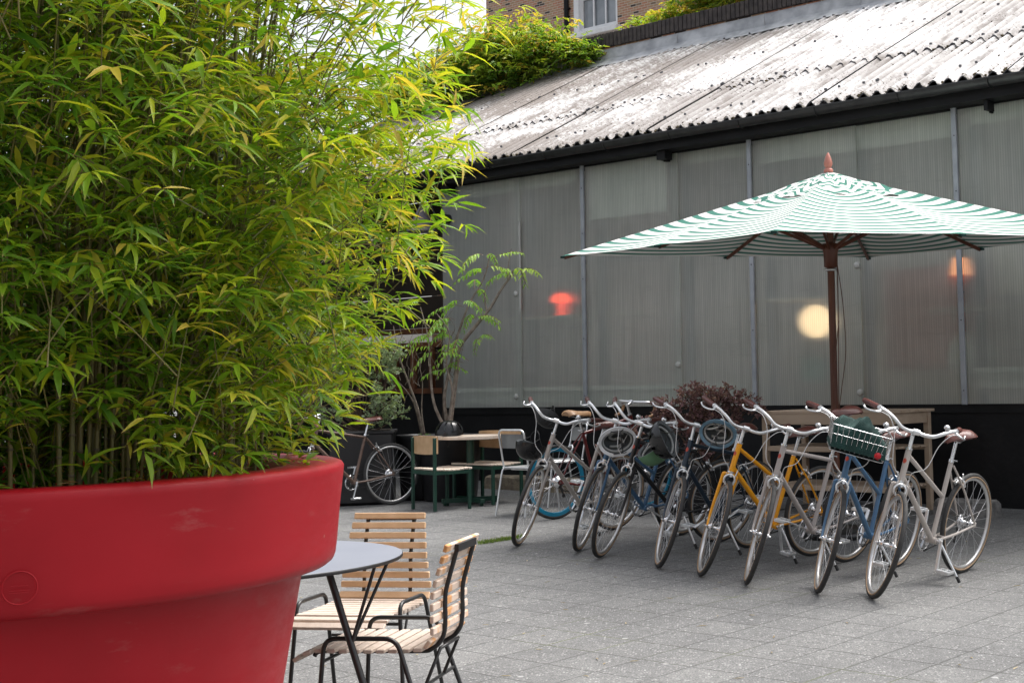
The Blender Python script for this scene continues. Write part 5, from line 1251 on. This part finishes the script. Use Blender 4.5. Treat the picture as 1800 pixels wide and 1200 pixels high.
    vb = [Vector((v.x, v.y * .93, min(v.z, so.z + 30) - 0.004)) for v in vs]; b.add([Vector((v.x, v.y * .9, v.z - .010)) for v in vs], [f[::-1] for f in fs], 0, True)
    b.build('saddle', sd_m, t)
    # crankset
    b = MB(); cc = (BB.x, -0.050, BB.z)
    b.lathe([(0.062, -0.0018), (0.078, -0.0015), (0.078, 0.0015), (0.062, 0.0018), (0.062, -0.0018)], 36, cc, axis='y')
    for k in range(5):
        a = 2 * math.pi * k / 5 + .3; b.bar((cc[0], cc[1], cc[2]), (cc[0] + .066 * math.cos(a), cc[1], cc[2] + .066 * math.sin(a)), 0.006, 0.014, (0, 1, 0))
    for k in range(36):
        a = 2 * math.pi * k / 36; b.box((cc[0] + .079 * math.cos(a), cc[1], cc[2] + .079 * math.sin(a)), (0.005, 0.002, 0.006), (0, -a, 0))
    b.tube([(BB.x, -.058, BB.z), (BB.x, .058, BB.z)], 0.012, 10)
    ck = b.build('crankset', M['chrome'], t)
    ca = R(crank_a)
    for sy, a in ((1, ca), (-1, ca + math.pi)):
        dv = Vector((math.cos(a), 0, math.sin(a))); p = Vector((BB.x, sy * .062, BB.z)); q = p + dv * 0.165 + Vector((0, sy * .012, 0))
        b = MB(); b.bar(p - dv * .012, q + dv * .010, 0.011, 0.022, (0, 1, 0), bev=0.004); b.build('crank_arm', M['satin'], ck)
        b = MB(); b.tube([q, q + Vector((0, sy * .095, 0))], 0.007, 8)
        for x in (-.035, .035): b.box(q + Vector((x, sy * .058, 0)), (0.007, 0.082, 0.020), None, 0, 0.002)
        for y in (.018, .058, .098): b.box(q + Vector((0, sy * y, 0)), (0.070, 0.006, 0.016), None, 0, 0.002)
        b.build('pedal', M['satin'], ck)
    b = MB(); y = -0.046
    b.tube([(BB.x, y, BB.z + .078), (0.0, y, wr + .042)], 0.0042, 6); b.tube([(BB.x, y, BB.z - .078), (0.05, y, wr - .075), (0.02, y, wr - .05), (0.0, y, wr - .040)], 0.0042, 6); b.build('chain', M['matblack'], t)
    b = MB(); b.bar((0.004, -.052, wr - .01), (0.018, -.050, wr - .06), 0.012, 0.018, (0, 1, 0), bev=.003); b.bar((0.018, -.046, wr - .05), (0.05, -.046, wr - .115), 0.010, 0.014, (0, 1, 0), bev=.003); b.lathe([(0.004, -.004), (0.017, -.003), (0.017, .003), (0.004, .004)], 10, (0.05, -.044, wr - .115), axis='y'); b.build('derailleur', M['matblack'], t)
    if kick:
        k0 = BB + Vector((-0.045, .028, -.005)); foot = BB + Vector((-0.055, .175, 0)); foot.z = 0.0 + 0.175 * math.tan(lean) * 0.0
        # foot reaches the ground on the leaning side
        foot = Vector((BB.x - .085, .17, 0.0)); foot.z = -0.0 - math.tan(-lean) * 0 - 0.17 * math.tan(lean) * -1
        foot.z = 0.17 * -math.tan(0) + (0.17 * math.tan(lean)); foot.z = foot.z
        b = MB(); b.tube([k0, k0.lerp(foot, .86)], [0.0085, 0.0075], 10); b.box(k0, (0.04, 0.03, 0.03), None, 0, .004); kk = b.build('kickstand', M['satin'], t)
        b = MB(); b.tube([k0.lerp(foot, .86), foot], 0.0105, 8); b.build('rubber_foot', M['matblack'], kk)
    if basket:
        b = MB(); b.xf = rot; bo = cen + Vector((0.075, 0, -0.10)); W_, D2, Hh = 0.36, 0.26, 0.155
        for z in (0, .05, .10, Hh):
            s_ = 0.88 + 0.12 * z / Hh; q = [bo + Vector((x, y, z)) for x, y in ((0.0, -W_ / 2 * s_), (D2 * s_, -W_ / 2 * s_), (D2 * s_, W_ / 2 * s_), (0.0, W_ / 2 * s_))]
            b.tube(fillet(q + [q[0]], .02, 3), 0.0032 if z in (0, Hh) else 0.0018, 6)
        for k in range(12):
            y = -W_ / 2 + W_ * k / 11
            for x0_, x1_ in ((0, 0), (D2 * .88, D2)): b.tube([bo + Vector((x0_, y * .88, 0)), bo + Vector((x1_, y, Hh))], 0.0016, 5, 0, False)
            b.tube([bo + Vector((0, y * .88, 0)), bo + Vector((D2 * .88, y * .88, 0))], 0.0016, 5, 0, False)
        for k in range(1, 8):
            x = D2 * k / 8
            for sy in (-1, 1): b.tube([bo + Vector((x * .88, sy * W_ / 2 * .88, 0)), bo + Vector((x, sy * W_ / 2, Hh))], 0.0016, 5, 0, False)
            b.tube([bo + Vector((x * .88, -W_ / 2 * .88, 0)), bo + Vector((x * .88, W_ / 2 * .88, 0))], 0.0016, 5, 0, False)
        b.tube([bo + Vector((0, 0, .10)), cen], 0.007, 6); bk = b.build('basket', M['chrome'], t)
        b = MB(); b.xf = rot; b.lathe([(0.0001, 0.004), (0.020, 0.004), (0.022, 0.0), (0.0001, -0.002)], 14, bo + Vector((D2 * .9 + .006, W_ * .33, .035)), axis='x'); b.build('reflector', M['redlens'], bk)
        t['_b'] = 0; del t['_b']; bicycle.basket = (t, rot, bo, W_, D2, Hh)
    bicycle.bar = (t, rot, cen, pl_)
    return t

POS = {}
def put(k, rear, front, base=1.02):
    """rear contact and direction of travel; both tyres on the paving"""
    a = Vector(rear); d = (Vector(front) - a).normalized(); m_ = (a + Vector(front)) / 2
    a = m_ - d * base / 2; e = m_ + d * base / 2; POS[k] = (tuple(a), tuple(e)); return POS[k]
specs = [
 (1, (-0.59, 11.95), (-1.30, 11.12), 31, 'beige', 'step', 'leftmost bicycle of the row, stone beige step-through with a black helmet on its bars', {}),
 (2, (-0.06, 11.46), (-0.78, 10.74), 35, 'blue', 'step', 'second bicycle from the left of the row, blue fork and frame behind the white-rimmed helmet', {}),
 (3, (0.24, 11.00), (-0.60, 10.38), 37, 'blackpaint', 'diamond', 'black framed bicycle, third from the left of the row, carrying the white-rimmed helmet', {}),
 (4, (0.46, 10.68), (-0.20, 9.83), 46, 'navy', 'diamond', 'dark navy bicycle left of the yellow one, with black and green helmets on the bars', {}),
 (5, (0.88, 10.16), (0.09, 9.46), 54, 'yellow', 'step', 'mustard yellow bicycle in the middle of the row', {}),
 (6, (1.08, 9.84), (0.37, 9.05), 42, 'greige', 'diamond', 'warm grey bicycle right of the yellow one, with a level top tube', dict(seat_dz=0.15)),
 (7, (1.35, 9.51), (0.78, 8.66), 34, 'blue', 'step', 'slate blue bicycle carrying the wire basket', dict(basket=True)),
 (8, (1.74, 9.24), (1.06, 8.42), 44, 'beige', 'step', 'rightmost bicycle of the row, stone beige step-through seen whole', {}),
]
bikes = {}
for k, ra, fa, stv, colr, kd, lb, kw in specs:
    r_, f_ = put(k, ra, fa); bikes[k] = (bicycle('bicycle', lb, r_, f_, R(stv), R([10.5, 8.5, 9.5, 8.0, 10.0, 9.0, 8.5, 9.5][k - 1]), colr, kd, crank_a=[-62, -150, -40, -200, -100, -160, -55, -75][k - 1], **kw), bicycle.bar)
r_, f_ = put(9, (-1.16, 12.80), (-0.40, 13.45)); bicycle('bicycle', 'maroon bicycle with sea-blue rims and worn tan saddle behind the leftmost bicycle', r_, f_, R(5), R(-4), 'maroon', 'diamond', bars='drop', saddle_m='oldleather', rim='bluerim', group=None, blue=True, gum=False, kick=False, sc_=1.03)
r_, f_ = put(10, (-2.94, 14.44), (-3.72, 13.78)); bicycle('bicycle', 'rusty brown old bicycle leaning by the black planter left of the green chair', r_, f_, R(-5), R(-3), 'brownpaint', 'diamond', bars='drop', saddle_m='leather', group=None, gum=False, kick=False, sc_=0.96)

# ================================================================ HELMETS, CLOTH
def helmet(label, loc, rot, shell, style='urban', sc_=1.0, rimm='foam', pad='palepad', vents=False):
    """crown up +z, front +x; opening at z = 0"""
    t = thing('helmet', label, 'helmet', loc, rot, 'helmets hung on the bicycles' if 'table' not in label else None, sc_)
    A, B, Cc = 0.142, 0.108, 0.135
    def shell_pts(k, inset=0.0, lift=0.0, low=0.0):
        n, m_ = 32, 9; vs = []
        for i in range(m_):
            ph = (math.pi / 2) * (i / (m_ - 1))          # 0 rim .. 1 crown
            for j in range(n):
                th = 2 * math.pi * j / n
                rr = math.cos(ph) ** 0.75 if i < m_ - 1 else 0.0
                dip = 0.022 * (1 - math.cos(2 * th)) / 2 * math.cos(ph)      # lower over the ears
                vs.append(((A - inset) * rr * math.cos(th), (B - inset) * rr * math.sin(th), (Cc - inset) * math.sin(ph) - dip + low * math.cos(ph)))
        fs = [(i * n + j, i * n + (j + 1) % n, (i + 1) * n + (j + 1) % n, (i + 1) * n + j) for i in range(m_ - 1) for j in range(n)]
        return vs, fs, n
    vs, fs, n = shell_pts(0)
    b = MB(); keep = fs
    if vents:
        keep = [f for q, f in enumerate(fs) if not ((q // 32) in (2, 3, 4, 5) and (q % 32) in (2, 5, 8, 12, 15, 19, 22, 26, 29))]
    b.add(vs, keep, 0, True); so = b.build('shell', shell, t)
    v2, f2, _ = shell_pts(0, 0.024, 0, 0.004)
    b = MB(); b.add(v2, [f[::-1] for f in f2], 0, True)
    b.add(vs[:n] + v2[:n], [(j, n + j, n + (j + 1) % n, (j + 1) % n) for j in range(n)], 1, True)
    b.build('liner', [M['foam'], M[rimm] if rimm in M else M['foam']], t)
    # S shaped and ring pads inside
    b = MB(); v3, _, _ = shell_pts(0, 0.034, 0, 0.008); b.tube([Vector(v3[32 * 1 + j]) for j in range(n)], 0.009, 6, closed=True)
    S_ = [(-0.055, .04, .0), (0.0, .052, 0), (.045, .035, 0), (.03, .0, 0), (-.02, .0, 0), (-.045, -.03, 0), (.0, -.052, 0), (.055, -.04, 0)]
    b.tube(arc([(x, y, 0.095 - (x * x + y * y) * 9) for x, y, z in S_], 4), 0.011, 6)
    b.build('padding', M[pad], t)
    b = MB()
    for sy in (-1, 1):
        b.tube(arc([(0.06, sy * .086, 0.0), (0.02, sy * .075, -.06), (0.015, sy * .045, -.105), (0.015, 0, -.125)], 4), 0.0035, 5); b.tube(arc([(-0.06, sy * .086, 0.0), (0.0, sy * .077, -.05), (0.018, sy * .074, -.062)], 3), 0.0035, 5)
    b.box((0.015, 0, -.125), (0.02, 0.03, 0.008), None, 0, .002); b.build('strap', M['matblack'], t)
    return t
def at(px, py, Y):
    return (px, Y, py)
helmet('glossy black dome helmet hanging from the bars of the first bicycle', (-1.205, 11.22, 0.80), (R(-172), R(14), R(40)), M['blackplastic'], sc_=0.92)
helmet('black vented helmet sitting behind the bars of the first bicycle', (-1.09, 11.38, 1.02), (R(160), R(30), R(20)), M['matblack'], sc_=0.75, vents=True)
helmet('white-rimmed helmet showing its S pad, hanging on the third bicycle', (-0.505, 10.62, 0.835), (R(-80), R(-8), R(10)), M['whiteshell'], sc_=1.02, rimm='whiteshell')
helmet('glossy black vented helmet hanging from the bars of the dark navy bicycle', (-0.135, 10.05, 0.87), (0, R(-115), R(-28)), M['blackplastic'], sc_=0.98, vents=True)
helmet('sage green helmet half hidden behind the black vented helmet', (-0.235, 10.22, 0.80), (R(-170), R(-28), R(20)), M['greenshell'], sc_=0.9)
helmet('dusty blue helmet showing its inner pad left of the yellow bicycle stem', (0.215, 9.82, 0.905), (R(-78), R(10), R(-12)), M['blueshell'], sc_=0.92, rimm='blueshell')
helmet('black vented helmet resting on the round slat table', (-2.335, 14.22, 0.795), (0, 0, R(200)), M['blackplastic'], sc_=1.0, vents=True)
# folded cloth lying in the wire basket
bt, rt_, bo, W_, D2, Hh = bicycle.basket
cl = thing('cloth_bag', 'dark green cloth bag stuffed in the wire basket of the slate blue bicycle', 'bag', (0, 0, 0))
bpy.context.view_layer.update(); mw = bt.matrix_world @ rt_; O = mw @ (bo + Vector((D2 / 2, 0, 0.01))); cl.location = O
b = MB(); vs = []; nx, ny = 22, 30
for i in range(nx + 1):
    for j in range(ny + 1):
        u = i / nx * 2 - 1; v = j / ny * 2 - 1; e = (1 - abs(u) ** 6) * (1 - abs(v) ** 6)
        z = 0.02 + (0.158 + 0.030 * math.sin(v * 5 + 1) + 0.02 * math.sin(u * 4 + v * 7) + 0.012 * math.sin(v * 17 + u * 6) + 0.03 * (-v)) * max(0, e) ** 0.35
        p = mw @ (bo + Vector((D2 / 2 + u * D2 * .44, v * W_ * .47, z))) - O; vs.append(p)
fs = [(i * (ny + 1) + j, (i + 1) * (ny + 1) + j, (i + 1) * (ny + 1) + j + 1, i * (ny + 1) + j + 1) for i in range(nx) for j in range(ny)]
b.add(vs, fs, 0, True); b.add([mw @ (bo + Vector((D2 / 2 + u * D2 * .43, v * W_ * .43, 0.006))) - O for u, v in ((-1, -1), (1, -1), (1, 1), (-1, 1))], [(3, 2, 1, 0)]); b.build('bag_body', M['greencloth'], cl)
